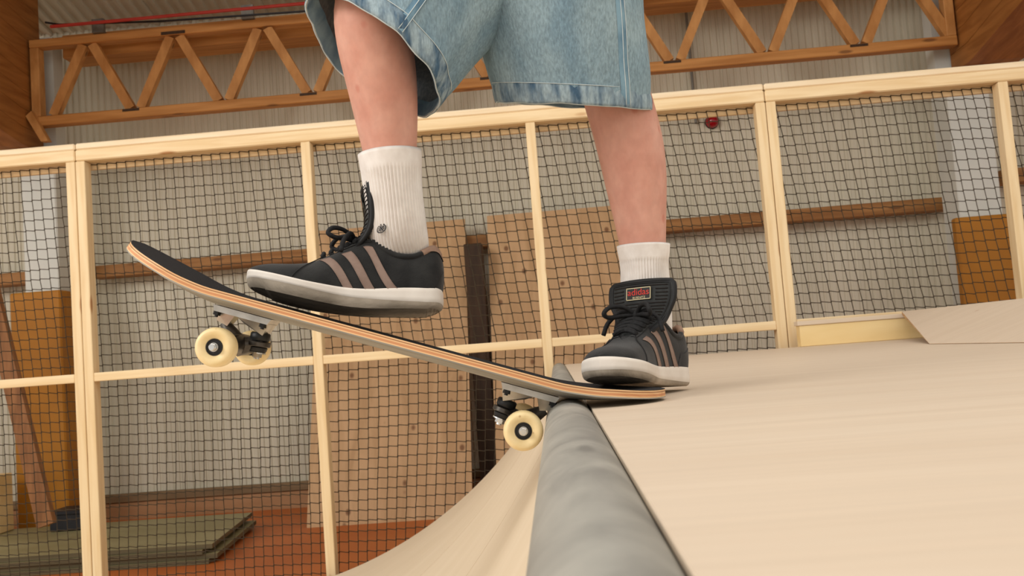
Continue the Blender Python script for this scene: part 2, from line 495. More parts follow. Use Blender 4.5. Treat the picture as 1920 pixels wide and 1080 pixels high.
# diagonal gusset boards under the frames
link('gusset', MB().prism([(-4.17, 2.30), (-4.05, 2.08), (-3.99, 2.08), (-4.12, 2.34)], 7.1, 7.16).mesh('gusset', M_truss_d),
     label='short brown brace at the left foot of the truss', cat='brace')

# wall beam, conduit, beacon
centred_box('wall_beam', M_rail, None, -4.0, 3.42, 7.70, 7.88, 1.0, 1.105, 0.006, label='brown timber beam fixed horizontally to the ribbed wall', cat='beam')
centred_box('wall_beam', M_rail, None, -6.6, -4.55, 7.70, 7.88, 1.0, 1.105, 0.006, label='short brown wall beam left of the left white column', cat='beam')
centred_box('wall_beam', M_rail, None, 3.85, 6.2, 7.70, 7.88, 1.18, 1.30, 0.006, label='short brown wall beam right of the right white column', cat='beam')
mb = MB().tube([(1.37, 7.86, 3.25), (1.37, 7.86, 1.95)], 0.012, 8)
cn = link('conduit', mb.mesh('conduit', M_cond, True), label='thin grey vertical conduit on the wall above the red dome', cat='pipe')
bc = P(1338, 224, 7.80)
r = empty('alarm_beacon', (bc.x, YW, bc.z), 'small round red alarm dome on the ribbed wall', 'alarm light')
prf = [(0.056 * math.cos(a), -0.03 - 0.056 * math.sin(a)) for a in [i * math.pi / 18 for i in range(10)]]
part('dome', MB().lathe([(0.056, -0.012)] + prf, 24, 'y', 0, (bc.x, YW, bc.z)), M_beacon, r, True)
part('base', MB().lathe([(0.0, 0.0), (0.06, 0.0), (0.06, -0.014), (0.0, -0.014)], 24, 'y', 0, (bc.x, YW, bc.z)), M_lblack, r)

# ------------------------------------------------------------------ leaning plywood sheets, gap shade filler, stack, plank, crate
def lean_sheet(x0, x1, yb, yt, h, label, tilt=0.0):
    n = Vector((0, h, -(yt - yb))).normalized() * 0.021
    o = Vector(((x0 + x1) / 2, yb, ZF))
    mb = MB()
    a = [Vector((x0, yb, ZF)), Vector((x1, yb, ZF)), Vector((x1 + tilt, yt, ZF + h)), Vector((x0 + tilt, yt, ZF + h))]
    b = [v + n for v in a]
    mn = min(v.z for v in b) - ZF
    b = [v if v.z > 0 else Vector((v.x, v.y, max(v.z, ZF))) for v in b]
    mb.add(a + b, [(0, 1, 2, 3)], 0)
    mb.add(a + b, [(7, 6, 5, 4), (0, 4, 5, 1), (1, 5, 6, 2), (2, 6, 7, 3), (3, 7, 4, 0)], 1)
    link('plywood_sheet', mb.mesh('plywood_sheet', [M_plyp, M_edge], False, o), None, o, label, 'plywood', 'plywood sheets leaning on the wall')
lean_sheet(-1.98, -0.72, 6.86, 7.66, 2.365, 'knotty plywood sheet leaning on the wall behind the skateboard', 0.03)
lean_sheet(-0.53, 0.74, 6.86, 7.66, 2.375, 'smoother plywood sheet leaning on the wall behind the rear leg', 0.03)
centred_box('gap_shade_filler', M_dark, None, -0.685, -0.538, 7.30, 7.48, ZF, 0.985, 0.006, label='dark brown filler standing in for shade between the two leaning plywood sheets', cat='post')  # added dark solid in place of the shade behind the sheets
for k in range(4):
    z = ZF + 0.002 + k * 0.031
    dx = (0.0, 0.05, -0.04, 0.02)[k]
    mb = MB()
    xs0, xs1, y0, y1 = -6.2, -2.36 + dx, 5.80 + 0.02 * (k % 2), 7.0
    v = [(xs0, y0, z), (xs1 + 0.04, y0, z), (xs1 - 0.10, y1, z), (xs0, y1, z)]
    v2 = [(a, b, c + 0.028) for a, b, c in v]
    mb.add(v + v2, [(4, 5, 6, 7)], 0)
    mb.add(v + v2, [(3, 2, 1, 0), (0, 1, 5, 4), (1, 2, 6, 5), (2, 3, 7, 6), (3, 0, 4, 7)], 1)
    link('flat_sheet', mb.mesh('flat_sheet', [M_stack, M_stackd], False, (-4, 6, ZF)), None, (-4, 6, ZF),
         'grey green sheet in the low pile on the floor, %s' % ('bottom one', 'second from the bottom', 'third from the bottom', 'topmost one')[k], 'sheet', 'pile of sheets on the floor')
a, b = P(-2, 610, 6.35), P(88, 985, 6.2)
mb = MB().bar(b, a + (a - b) * 0.25, 0.12, 0.05)
link('leaning_plank', mb.mesh('leaning_plank', M_plank, False, b), None, b, 'brown plank leaning at an angle behind the netting at far left', 'plank')
c = P(122, 972, 6.72)
r = empty('crate', (c.x, 6.8, c.z - 0.09), 'small black crate on the pile of sheets behind the left posts', 'crate')
part('body', MB().box(c.x - 0.11, c.x + 0.13, 6.7, 6.95, ZF + 0.126, ZF + 0.26, 0, 0.006), M_blackp, r)
part('rim', MB().box(c.x - 0.12, c.x + 0.14, 6.69, 6.96, ZF + 0.245, ZF + 0.275, 0, 0.005), M_blackp, r)
c = P(10, 905, 7.0)
mb = MB().box(-5.6, c.x + 0.09, 6.75, 6.95, ZF + 0.126, c.z + 0.08, 0, 0.006)
link('timber_block', mb.mesh('timber_block', M_boxy), label='pale timber block on the pile of sheets at far left', cat='timber')

# ================================================================== quarter pipe
RP, XP, ZP = 0.035, 0.005, -0.025
ramp = empty('quarter_pipe', (0, 1.5, ZF), 'pale birch quarter pipe with deck and grey steel coping', 'skate ramp')
YE = 4.64                                            # far end of the ramp
part('coping_pipe', MB().tube([(XP, y, ZP) for y in [-1.4 + i * 0.25 for i in range(24)] + [YE]], RP, 40), M_pipe, ramp, 'all', label='grey galvanised steel coping pipe')
part('deck', MB().box(0.0345, 3.6, -1.4, YE, -0.006, 0.0, 0, 0.0008), M_deck, ramp)
part('sub_deck', MB().box(0.045, 3.6, -1.4, YE, -0.027, -0.0062), M_edge, ramp)
part('deck_riser', MB().box(0.046, 0.08, -1.4, YE, -0.30, -0.0272), M_dark, ramp)
# curved riding surface: circle through the coping and the flat bottom
RC, XC = 2.049, -1.78
ZB = -1.057
def prof_pt(a):
    return (XC + RC * math.sin(a), ZB + RC * (1 - math.cos(a)))
a_top = math.asin((-0.022 - XC) / RC)
angs = [a_top * i / 40 for i in range(41)]
ys_ = [-1.4, 0.41, 1.66, 2.91, YE]
for y0, y1 in zip(ys_, ys_[1:]):
    mb = MB()
    g = 0.002
    top = [prof_pt(a) for a in angs]
    th = 0.012
    bot = [(x + th * math.sin(a), z - th * math.cos(a)) for (x, z), a in zip(top, angs)]
    loop = top + bot[::-1]
    rows = [[(x, y0 + g, z) for x, z in loop], [(x, y1 - g, z) for x, z in loop]]
    mb.grid(rows, 0, wrap=True)
    k = len(top)
    for i in range(k - 1):
        for rr in (rows[0], rows[1]):
            mb.add([rr[i], rr[i + 1], rr[2 * k - 2 - i], rr[2 * k - 1 - i]], [(0, 1, 2, 3)], 1)
    part('transition_sheet', mb, [M_trans, M_edge], ramp, True)
# sub-layer under the joints and the end frames
for y in (-1.35, 0.41, 1.66, 2.91, YE - 0.03):
    lo = [(x + 0.014 * math.sin(a), z - 0.014 * math.cos(a)) for (x, z), a in zip([prof_pt(a) for a in angs], angs)]
    poly = lo + [(0.2, -0.31), (0.2, ZF), (XC, ZF)]
    part('rib_frame', MB().prism(poly, y - 0.018, y + 0.018), M_edge, ramp)
part('flat_bottom', MB().box(-4.6, XC - 0.002, -1.4, YE, ZB - 0.016, ZB), M_trans, ramp)

# low bank and box beside the fence
bank = empty('bank_ramp', (1.5, 3.0, 0.0), 'low sloping birch bank on the deck beside the fence', 'skate ramp')
A = (1.30, 3.25); Cc = (1.71, 4.56)
sl = [Vector((A[0], A[1], 0.001)), Vector((1.33, 0.2, 0.001)), Vector((1.70, 0.2, 0.122)), Vector((Cc[0], Cc[1], 0.122))]
mb = MB().add(sl + [v + Vector((0, 0, 0.0155 if v.z > 0.01 else 0.001)) for v in sl], [(4, 5, 6, 7)], 0)
mb.add(sl + [v + Vector((0, 0, 0.0155 if v.z > 0.01 else 0.001)) for v in sl], [(3, 2, 1, 0), (0, 1, 5, 4), (1, 2, 6, 5), (2, 3, 7, 6), (3, 0, 4, 7)], 1)
part('slope_sheet', mb, [M_deck, M_edge], bank)
part('top_sheet', MB().box(1.715, 3.5, 0.2, 4.56, 0.122, 0.1375), M_deck, bank)
part('front_edge_board', MB().prism([(1.34, 0.001), (1.71, 0.001), (1.71, 0.12)], 0.18, 0.2), M_edge, bank)
bx = empty('low_box', (1.4, 4.58, 0.0), 'low yellow plywood box against the fence beside the sloping bank', 'box')
part('front_panel', MB().box(1.21, 2.0, 4.572, 4.587, 0.001, 0.105, 0, 0.002), M_boxy, bx)
part('side_panel', MB().box(1.21, 1.225, 4.588, 4.638, 0.001, 0.105), M_boxy, bx)
part('top_strip', MB().box(1.20, 2.01, 4.566, 4.638, 0.1055, 0.127, 0, 0.002), M_deck, bx)

# ================================================================== fence frames with nets
YFc = 4.70
ZT = 1.378
PW, PD = 0.050, 0.070
def fence_frame(xl, xr, inner, label, left_post=True, right_post=True):
    r = empty('fence_frame', ((xl + xr) / 2, YFc, ZF), label, 'fence', 'timber fence frames')
    xs = ([xl] if left_post else []) + inner + ([xr - PW] if right_post else [])
    for x in xs:
        centred_box('post', M_spr_v, r, x, x + PW, YFc, YFc + PD, ZF, 1.278, 0.003)
    centred_box('top_rail', M_spr_h, r, xl, xr, YFc, YFc + PD, 1.280, 1.341, 0.006)
    for z0, nm in ((0.094, 'middle_rail'), (ZF + 0.002, 'bottom_rail')):
        e = sorted(xs)
        for a, b in zip(e, e[1:]):
            centred_box(nm, M_spr_h, r, a + PW + 0.0005, b - 0.0005, YFc + 0.002, YFc + PD - 0.002, z0, z0 + 0.046, 0.003)
    centred_box('cap_board', M_spr_c, r, xl, xr, YFc + 0.004, YFc + 0.12, 1.342, ZT, 0.007)
    centred_box('net_batten', M_spr_h, r, xl, xr, YFc + 0.085, YFc + 0.105, 1.246, 1.30, 0.002)
    return r
fence_frame(-6.3, -2.503, [-5.05, -3.78], 'timber fence frame left of the left double post')
fence_frame(-2.499, 1.180, [-1.272, -0.072], 'timber fence frame in the middle, behind the skateboard and legs')
fence_frame(1.184, 4.9, [2.37, 3.6], 'timber fence frame right of the right double post')

def net(x0, x1, z0, z1, mode, skew, label, seed):
    """knotted square net hung a little askew: cords are cut off at the posts"""
    p = 0.0522
    nz = int((z1 - z0) / p)
    nx = int((x1 - x0) / p)
    ex_ = int(max(abs(skew[0]), abs(skew[1])) * (z1 - z0) / p) + 2
    rnd = random.Random(seed)
    y = YFc + PD + 0.008
    pt = {}
    for j in range(nz + 1):
        for i in range(-ex_, nx + ex_ + 1):
            z = z0 + (z1 - z0) * j / nz
            fx = i / nx
            x = x0 + (x1 - x0) * fx + (skew[0] + (skew[1] - skew[0]) * fx) * (z1 - z)
            sag = 0.25 * math.sin(i * 0.21 + seed) * math.sin(j * 0.17 + seed * 2) * p
            edge = 0 if j in (0, nz) else 1
            pt[i, j] = Vector((x + sag * 0.7 + rnd.uniform(-0.025, 0.025) * p, y + rnd.uniform(-0.003, 0.003),
                               z + (sag * 0.6 + rnd.uniform(-.03, .03) * p) * edge))
    kn = Vector((0, 0, 0.065 * p))                  # half the length of a knot
    mb = MB()
    def seg(a, b, r=0.0022):
        if a.x > b.x: a, b = b, a
        if b.x <= x0 or a.x >= x1: return
        d = b - a
        if a.x < x0: a = a + d * ((x0 - a.x) / (b.x - a.x))
        if b.x > x1: b = a + (b - a) * ((x1 - a.x) / (b.x - a.x))
        d = (b - a)
        if d.length < 1e-5: return
        d.normalize()
        s = Vector((0, 1, 0)); u = d.cross(s).normalized()
        v = []
        for q in (a, b):
            v += [q + u * r, q + s * r, q - u * r, q - s * r]
        mb.add(v, [(0, 1, 5, 4), (1, 2, 6, 5), (2, 3, 7, 6), (3, 0, 4, 7)])
    for (i, j), q in pt.items():
        if (i + 1, j) in pt: seg(q + kn, pt[i + 1, j] - kn)
        if (i, j + 1) in pt: seg(q + kn, pt[i, j + 1] - kn)
        seg(q - kn, q + kn + Vector((1e-6, 0, 0)), 0.0034)
    o = Vector(((x0 + x1) / 2, y, z0))
    link('safety_net', mb.mesh('safety_net', M_net, False, o), None, o, label, 'net', 'dark nets on the fence frames', 'stuff')
net(-6.26, -2.53, 0.124, 1.272, 'upper', (0.06, 0.06), 'dark upper net left of the left double post', 1)
net(-6.26, -2.53, -1.05, 0.106, 'lower', (0.02, 0.02), 'dark lower net left of the left double post', 2)
net(-2.47, 1.15, 0.124, 1.272, 'upper', (0.03, 0.15), 'dark upper net of the middle fence frame', 3)
net(-2.47, 1.15, -1.05, 0.106, 'lower', (-0.02, -0.13), 'dark lower net of the middle fence frame', 4)
net(1.21, 4.86, 0.0, 1.272, 'upper', (0.11, 0.15), 'dark net right of the right double post', 5)

# ================================================================== skateboard
yaw, pit, rol = math.radians(3.0), math.radians(19.4), math.radians(0.0)
ex0 = Vector((-math.cos(yaw), -math.sin(yaw), 0)); ey0 = Vector((math.sin(yaw), -math.cos(yaw), 0)); ez0 = Vector((0, 0, 1))
ex = ex0 * math.cos(pit) + ez0 * math.sin(pit); ez = ez0 * math.cos(pit) - ex0 * math.sin(pit)
ey = ey0 * math.cos(rol) + ez * math.sin(rol); ez = ez * math.cos(rol) - ey0 * math.sin(rol)
board = empty('skateboard', (0, 0, 0), 'skateboard with black grip tape tilted on the coping, cream wheels', 'skateboard')
BM = Matrix((ex, ey, ez)).transposed().to_4x4()
BM.translation = Vector((-0.2465, 1.296, 0.0985))
board.matrix_world = BM
HL, HW = 0.405, 0.102
def bend(s):
    """arc length along the deck -> (x, z, slope)"""
    a = abs(s); sg = 1 if s >= 0 else -1
    s0, L, ang = 0.235, 0.075, math.radians(20.5 if s >= 0 else 17.6)
    if a <= s0: return s, 0.0, 0.0
    if a <= s0 + L:
        t = (a - s0) / L * ang; R = L / ang
        return sg * (s0 + R * math.sin(t)), R * (1 - math.cos(t)), sg * t
    R = L / ang
    x = s0 + R * math.sin(ang) + (a - s0 - L) * math.cos(ang)
    z = R * (1 - math.cos(ang)) + (a - s0 - L) * math.sin(ang)
    return sg * x, z, sg * ang
def half_w(s):
    a = abs(s)
    t0 = HL - 0.125
    if a <= t0: return HW
    t = min(1.0, (a - t0) / 0.125)
    return HW * max(0.0, 1 - t ** 2.4) ** 0.52
def deck_pt(s, v, h):
    x, z, sl_ = bend(s)
    hw = half_w(s)
    y = v * hw
    cc = 0.010 * (1 - smoothstep(0.26, 0.40, abs(s))) * (abs(v) ** 2.4)
    h2 = h + cc
    return (x - h2 * math.sin(sl_), y, z + h2 * math.cos(sl_))
NS = 80
ss = [-HL + 0.0005 + (2 * HL - 0.001) * (0.5 - 0.5 * math.cos(math.pi * i / NS)) for i in range(NS + 1)]
vv = [-1 + 2 * j / 16 for j in range(17)]
TH = 0.0112
dk = MB()
dk.grid([[deck_pt(s, v, TH) for v in vv] for s in ss], 0)
dk.grid([[deck_pt(s, v, 0) for v in vv] for s in ss], 3, flip=True)
lay = [3, 0, 1, 1, 0, 2, 0]
for k in range(7):
    h0, h1 = TH * k / 7, TH * (k + 1) / 7
    for v in (-1, 1):
        dk.grid([[deck_pt(s, v, h0) for s in ss], [deck_pt(s, v, h1) for s in ss]], lay[k])
deck = link('deck', dk.mesh('deck', [M_ply1, M_ply2, M_ply3, M_dbot], True), board)
gp = MB()
gp.grid([[deck_pt(s * 0.996, v * 0.985, TH + 0.0009) for v in vv] for s in ss], 0)
for v in (-1, 1):
    gp.grid([[deck_pt(s * 0.996, v * 0.985, TH) for s in ss], [deck_pt(s * 0.996, v * 0.985, TH + 0.0009) for s in ss]], 0)
link('grip_tape', gp.mesh('grip_tape', M_grip, True), deck)
AX = 0.2129
def truck(side):
    """side +1 nose, -1 tail; the kingpin leans towards the middle of the board"""
    X = side * AX
    def q(x, y, z): return (X + side * x, y, z)
    # baseplate
    bp = MB()
    for (x0, x1, yy, z0, z1) in ((-0.045, 0.040, 0.028, -0.009, -0.0005),):
        v = [q(x0, -yy, z1), q(x1, -yy, z1), q(x1, yy, z1), q(x0, yy, z1), q(x0 + .004, -yy, z0), q(x1 - .004, -yy, z0), q(x1 - .004, yy, z0), q(x0 + .004, yy, z0)]
        bp.add(v, [(0, 1, 2, 3), (7, 6, 5, 4), (0, 4, 5, 1), (1, 5, 6, 2), (2, 6, 7, 3), (3, 7, 4, 0)])
    # kingpin housing and pivot cup (wedges under the plate)
    v = [q(-0.042, -0.022, -0.008), q(0.006, -0.022, -0.008), q(0.006, 0.022, -0.008), q(-0.042, 0.022, -0.008),
         q(-0.036, -0.016, -0.026), q(-0.006, -0.016, -0.016), q(-0.006, 0.016, -0.016), q(-0.036, 0.016, -0.026)]
    bp.add(v, [(0, 1, 2, 3), (7, 6, 5, 4), (0, 4, 5, 1), (1, 5, 6, 2), (2, 6, 7, 3), (3, 7, 4, 0)])
    v = [q(0.010, -0.014, -0.008), q(0.038, -0.014, -0.008), q(0.038, 0.014, -0.008), q(0.010, 0.014, -0.008),
         q(0.018, -0.010, -0.026), q(0.034, -0.010, -0.022), q(0.034, 0.010, -0.022), q(0.018, 0.010, -0.026)]
    bp.add(v, [(0, 1, 2, 3), (7, 6, 5, 4), (0, 4, 5, 1), (1, 5, 6, 2), (2, 6, 7, 3), (3, 7, 4, 0)])
    # hanger: thick centre, arms that taper to the axle ends
    hg = MB()
    pts, rr = [], []
    for t, rad, dz in ((-0.070, 0.0095, 0), (-0.055, 0.0115, 0), (-0.03, 0.0145, 0.003), (0, 0.0165, 0.005), (0.03, 0.0145, 0.003), (0.055, 0.0115, 0), (0.070, 0.0095, 0)):
        pts.append(q(0.0, t, -0.053 + dz)); rr.append(rad)
    hg.tube(pts, rr, 14)
    hg.tube([q(0.002, 0, -0.046), q(0.014, 0, -0.034), q(0.026, 0, -0.023)], [0.015, 0.011, 0.007], 12)       # pivot
    kd = Vector((-0.10, 0, -0.995)).normalized()
    k0 = Vector((-0.029, 0, -0.023))
    def al(d):
        p = k0 + kd * d
        return q(p.x, 0, p.z)
    hg.tube([al(0.0125), al(0.0135), al(0.0190), al(0.0200)], [0.0150, 0.0165, 0.0165, 0.0150], 20)             # ring around the kingpin
    hg.tube([q(-0.026, 0, -0.040), q(-0.012, 0, -0.046), q(0.0, 0, -0.051)], [0.010, 0.013, 0.015], 12)
    hg.bar(q(0.004, -0.052, -0.041), q(0.004, 0.052, -0.041), 0.016, 0.014, Vector((0, 0, 1)))
    t = link('truck', hg.mesh('truck', M_aludk, True), board)
    link('baseplate', bp.mesh('baseplate', M_alu), t)
    link('bushing', MB().tube([al(0.0), al(0.002), al(0.010), al(0.012)], [0.0125, 0.0142, 0.0142, 0.0125], 18).mesh('bushing', M_bush, True), t)
    link('bushing', MB().tube([al(0.0205), al(0.0215), al(0.026), al(0.028)], [0.012, 0.0132, 0.0122, 0.011], 18).mesh('bushing', M_bush, True), t)
    kp = MB().tube([al(0.0282), al(0.0300)], 0.0120, 18)
    kp.tube([al(0.0300), al(0.0355)], 0.0070, 6)
    kp.tube([al(-0.005), al(0.038)], 0.0042, 10)
    link('kingpin', kp.mesh('kingpin', M_steel), t)
    link('axle', MB().tube([q(0, -0.108, -0.053), q(0, 0.108, -0.053)], 0.004, 12).mesh('axle', M_steel, True), t)
    for x in (-0.034, 0.0335):
        for y in (-0.0205, 0.0205):
            bo = MB()
            bo.tube([q(x, y, -0.009), q(x, y, -0.0145)], 0.0055, 6)
            bo.tube([q(x, y, -0.0145), q(x, y, -0.017)], 0.0026, 8)
            link('mounting_nut', bo.mesh('mounting_nut', M_bush), t)
    # wheels
    for ys in (-1, 1):
        R_ = 0.0267
        pr_ = [(0.0110, 0.0100), (0.0160, 0.0135), (0.0205, 0.0150), (0.0235, 0.0140), (0.0258, 0.0105), (R_, 0.006), (R_, -0.006), (0.0258, -0.0105),
               (0.0235, -0.0140), (0.0205, -0.0150), (0.0160, -0.0135), (0.0110, -0.0100)]
        c = q(0, ys * 0.086, -0.053)
        wh = MB().lathe(pr_ + [pr_[0]], 40, 'y', 0, c)
        wo = link('wheel', wh.mesh('wheel', M_ureth, 'all'), board)
        be = MB()
        for sg in (-1, 1):
            be.lathe([(0.0126, sg * 0.0085), (0.0112, sg * 0.0112), (0.0100, sg * 0.0112), (0.0094, sg * 0.0100), (0.0, sg * 0.0100)], 28, 'y', 0, c)
        link('bearing', be.mesh('bearing', M_bear), wo)
        sp = MB().lathe([(0.0062, ys * 0.0100), (0.0062, ys * 0.0135), (0.0, ys * 0.0135)], 20, 'y', 0, c)
        link('speed_ring', sp.mesh('speed_ring', M_alu), wo)
        nu = MB().lathe([(0.0052, ys * 0.0135), (0.0052, ys * 0.0190), (0.0036, ys * 0.0205), (0.0, ys * 0.0205)], 6, 'y', 0, c)
        link('axle_nut', nu.mesh('axle_nut', M_steel), wo)
truck(1)
truck(-1)
for sd in (-1, 1):
    for x in (-0.034, 0.0335):
        for y in (-0.0205, 0.0205):
            bt = MB().lathe([(0.0045, TH + 0.001), (0.0040, TH + 0.0018), (0, TH + 0.0018)], 10, 'z', 0, (sd * (AX + x), y, 0))
            link('bolt_head', bt.mesh('bolt_head', M_steel), deck)

# ================================================================== person
PERS = P(1190, 720, 1.45)
person = empty('person', (PERS.x, PERS.y, 0.0), 'person in denim shorts, white socks and black sneakers, one foot on the skateboard tail', 'person')
def pl(v): return Vector(v) - person.location

# skeleton: (point, radius x, radius y)
J = {}
def jn(k, p, rx, ry=None, par=None):
    J[k] = (Vector(p), rx * 1.07, (ry or rx) * 1.07, par)
hipc = P(965, -250, 1.50)
jn('pelvis', hipc, 0.125, 0.10)
# front leg
jn('f_hip', P(930, -215, 1.46), 0.082, 0.082, 'pelvis')
jn('f_th1', P(850, -140, 1.41), 0.080, 0.080, 'f_hip')
jn('f_th2', P(765, -65, 1.355), 0.070, 0.070, 'f_th1')
jn('f_knee', P(690, 0, 1.325), 0.060, 0.058, 'f_th2')
jn('f_s1', P(697, 62, 1.335), 0.0610, 0.056, 'f_knee')
jn('f_s2', P(711, 120, 1.345), 0.0600, 0.056, 'f_s1')
jn('f_s3', P(723, 200, 1.355), 0.0540, 0.050, 'f_s2')
jn('f_s4', P(732, 290, 1.36), 0.0440, 0.040, 'f_s3')
jn('f_s5', P(741, 380, 1.36), 0.0340, 0.029, 'f_s4')
jn('f_ank', P(750, 480, 1.372), 0.0260, 0.018, 'f_s5')
jn('f_foot', P(690, 545, 1.360), 0.020, 0.020, 'f_ank')
jn('f_toe', P(590, 525, 1.34), 0.020, 0.020, 'f_foot')
# rear leg
jn('r_hip', P(1000, -215, 1.48), 0.085, 0.085, 'pelvis')
jn('r_th1', P(1050, -110, 1.48), 0.080, 0.080, 'r_hip')
jn('r_th2', P(1095, 0, 1.475), 0.072, 0.072, 'r_th1')
jn('r_knee', P(1138, 110, 1.470), 0.059, 0.057, 'r_th2')
jn('r_s1', P(1160, 195, 1.480), 0.0555, 0.055, 'r_knee')
jn('r_s2', P(1181, 265, 1.490), 0.0580, 0.056, 'r_s1')
jn('r_s3', P(1192, 335, 1.495), 0.0545, 0.052, 'r_s2')
jn('r_s4', P(1199, 400, 1.495), 0.0460, 0.044, 'r_s3')
jn('r_s5', P(1206, 465, 1.495), 0.0385, 0.037, 'r_s4')
jn('r_ank', P(1211, 560, 1.490), 0.0310, 0.031, 'r_s5')
jn('r_foot', P(1195, 655, 1.43), 0.026, 0.026, 'r_ank')
jn('r_toe', P(1150, 690, 1.34), 0.018, 0.018, 'r_foot')
# upper body, above the picture: leaning a little towards the nose
up_ = Vector((-0.06, -0.05, 0.0))
wst = hipc + Vector((-0.01, -0.01, 0.14)); jn('waist', wst, 0.135, 0.095, 'pelvis')
che = wst + Vector((-0.03, -0.05, 0.22)); jn('chest', che, 0.155, 0.105, 'waist')
shc = che + Vector((-0.02, -0.03, 0.13)); jn('shoulders', shc, 0.115, 0.08, 'chest')
nk = shc + Vector((-0.01, -0.02, 0.085)); jn('neck', nk, 0.055, 0.055, 'shoulders')
hd0 = nk + Vector((-0.015, -0.03, 0.07)); jn('jaw', hd0, 0.068, 0.075, 'neck')
hd1 = hd0 + Vector((0.0, 0.0, 0.08)); jn('head', hd1, 0.080, 0.092, 'jaw')
hd2 = hd1 + Vector((0.0, 0.005, 0.065)); jn('crown', hd2, 0.055, 0.062, 'head')
for sg, k in ((-1, 'a'), (1, 'b')):
    s0 = shc + Vector((sg * 0.17, 0.0, 0.0)); jn(k + '_sho', s0, 0.055, 0.055, 'shoulders')
    s1 = s0 + Vector((sg * 0.14, -0.03, -0.24)); jn(k + '_elb', s1, 0.042, 0.042, k + '_sho')
    s2 = s1 + Vector((sg * 0.12, -0.15, -0.14)); jn(k + '_wri', s2, 0.028, 0.028, k + '_elb')
    s3 = s2 + Vector((sg * 0.035, -0.05, -0.035)); jn(k + '_palm', s3, 0.036, 0.017, k + '_wri')
    dr = Vector((sg * 0.45, -0.72, -0.45)).normalized()
    sd = dr.cross(Vector((0, 0, 1))).normalized()
    for fi in range(4):
        b0 = s3 + sd * (fi - 1.5) * 0.019 + dr * 0.03
        ln = (0.062, 0.072, 0.067, 0.052)[fi]
        jn('%s_f%da' % (k, fi), b0, 0.0095, 0.0095, k + '_palm')
        jn('%s_f%db' % (k, fi), b0 + dr * ln * 0.5 + Vector((0, 0, -0.006)), 0.0088, 0.0088, '%s_f%da' % (k, fi))
        jn('%s_f%dc' % (k, fi), b0 + dr * ln * 0.92 + Vector((0, 0, -0.022)), 0.0075, 0.0075, '%s_f%db' % (k, fi))
    th0 = s2 + dr * 0.02 + sd * -sg * -0.03
    jn(k + '_t1', s3 + sd * sg * 0.038 + dr * 0.004, 0.011, 0.011, k + '_palm')
    jn(k + '_t2', s3 + sd * sg * 0.052 + dr * 0.035 + Vector((0, 0, -0.01)), 0.0095, 0.0095, k + '_t1')
keys = list(J)
me = bpy.data.meshes.new('body_skeleton')
me.from_pydata([tuple(pl(J[k][0])) for k in keys], [(keys.index(J[k][3]), i) for i, k in enumerate(keys) if J[k][3]], [])
tmp = bpy.data.objects.new('body_tmp', me)
col.objects.link(tmp)
sk = tmp.modifiers.new('skin', 'SKIN')
sk.use_smooth_shade = True
for i, k in enumerate(keys):
    d = me.skin_vertices[0].data[i]
    d.radius = (J[k][1], J[k][2])
    d.use_root = (k == 'pelvis')
sb = tmp.modifiers.new('sub', 'SUBSURF'); sb.levels = 2; sb.render_levels = 2
dg = bpy.context.evaluated_depsgraph_get()
bme = bpy.data.meshes.new_from_object(tmp.evaluated_get(dg))
bpy.data.objects.remove(tmp)
bme.materials.clear(); bme.materials.append(M_skin)
bme.name = 'body'
bme.polygons.foreach_set('use_smooth', [True] * len(bme.polygons))
body = link('body', bme, person)
# face and hair (above the picture)
fc = pl(hd1)
fm = MB().lathe([(0.0, -0.034), (0.006, -0.030), (0.012, -0.012), (0.015, 0.0), (0.0, 0.004)], 12, 'z', 0, (fc.x, fc.y - 0.098, fc.z - 0.005))
link('nose', fm.mesh('nose', M_skin, 'all'), body)
for sg in (-1, 1):
    link('eye', MB().lathe([(0.0, -0.004), (0.012, -0.003), (0.014, 0.004), (0.0, 0.010)], 14, 'y', 0, (fc.x + sg * 0.032, fc.y - 0.090, fc.z + 0.012)).mesh('eye', M_eye, 'all'), body)
    link('ear', MB().lathe([(0.0, -0.012), (0.02, -0.008), (0.028, 0.0), (0.018, 0.008), (0, 0.006)], 14, 'x', 0, (fc.x + sg * 0.086, fc.y + 0.004, fc.z + 0.0)).mesh('ear', M_skin, 'all'), body)
link('mouth', MB().tube([(fc.x - 0.024, fc.y - 0.086, fc.z - 0.058), (fc.x, fc.y - 0.092, fc.z - 0.061), (fc.x + 0.024, fc.y - 0.086, fc.z - 0.058)], 0.005, 8).mesh('mouth', M_lred, 'all'), body)
hm = MB()
rows = []
for i in range(9):
    a = math.pi * 0.52 * i / 8
    rows.append([(fc.x + 0.097 * math.sin(a) * math.cos(t), fc.y + 0.006 + 0.108 * math.sin(a) * math.sin(t), fc.z + 0.025 + 0.105 * math.cos(a) + 0.05 * max(0, -math.sin(t)) * math.sin(a)) for t in [2 * math.pi * j / 28 for j in range(28)]])
hm.grid(rows, 0, wrap=True)
link('hair', hm.mesh('hair', M_hair, 'all'), person)
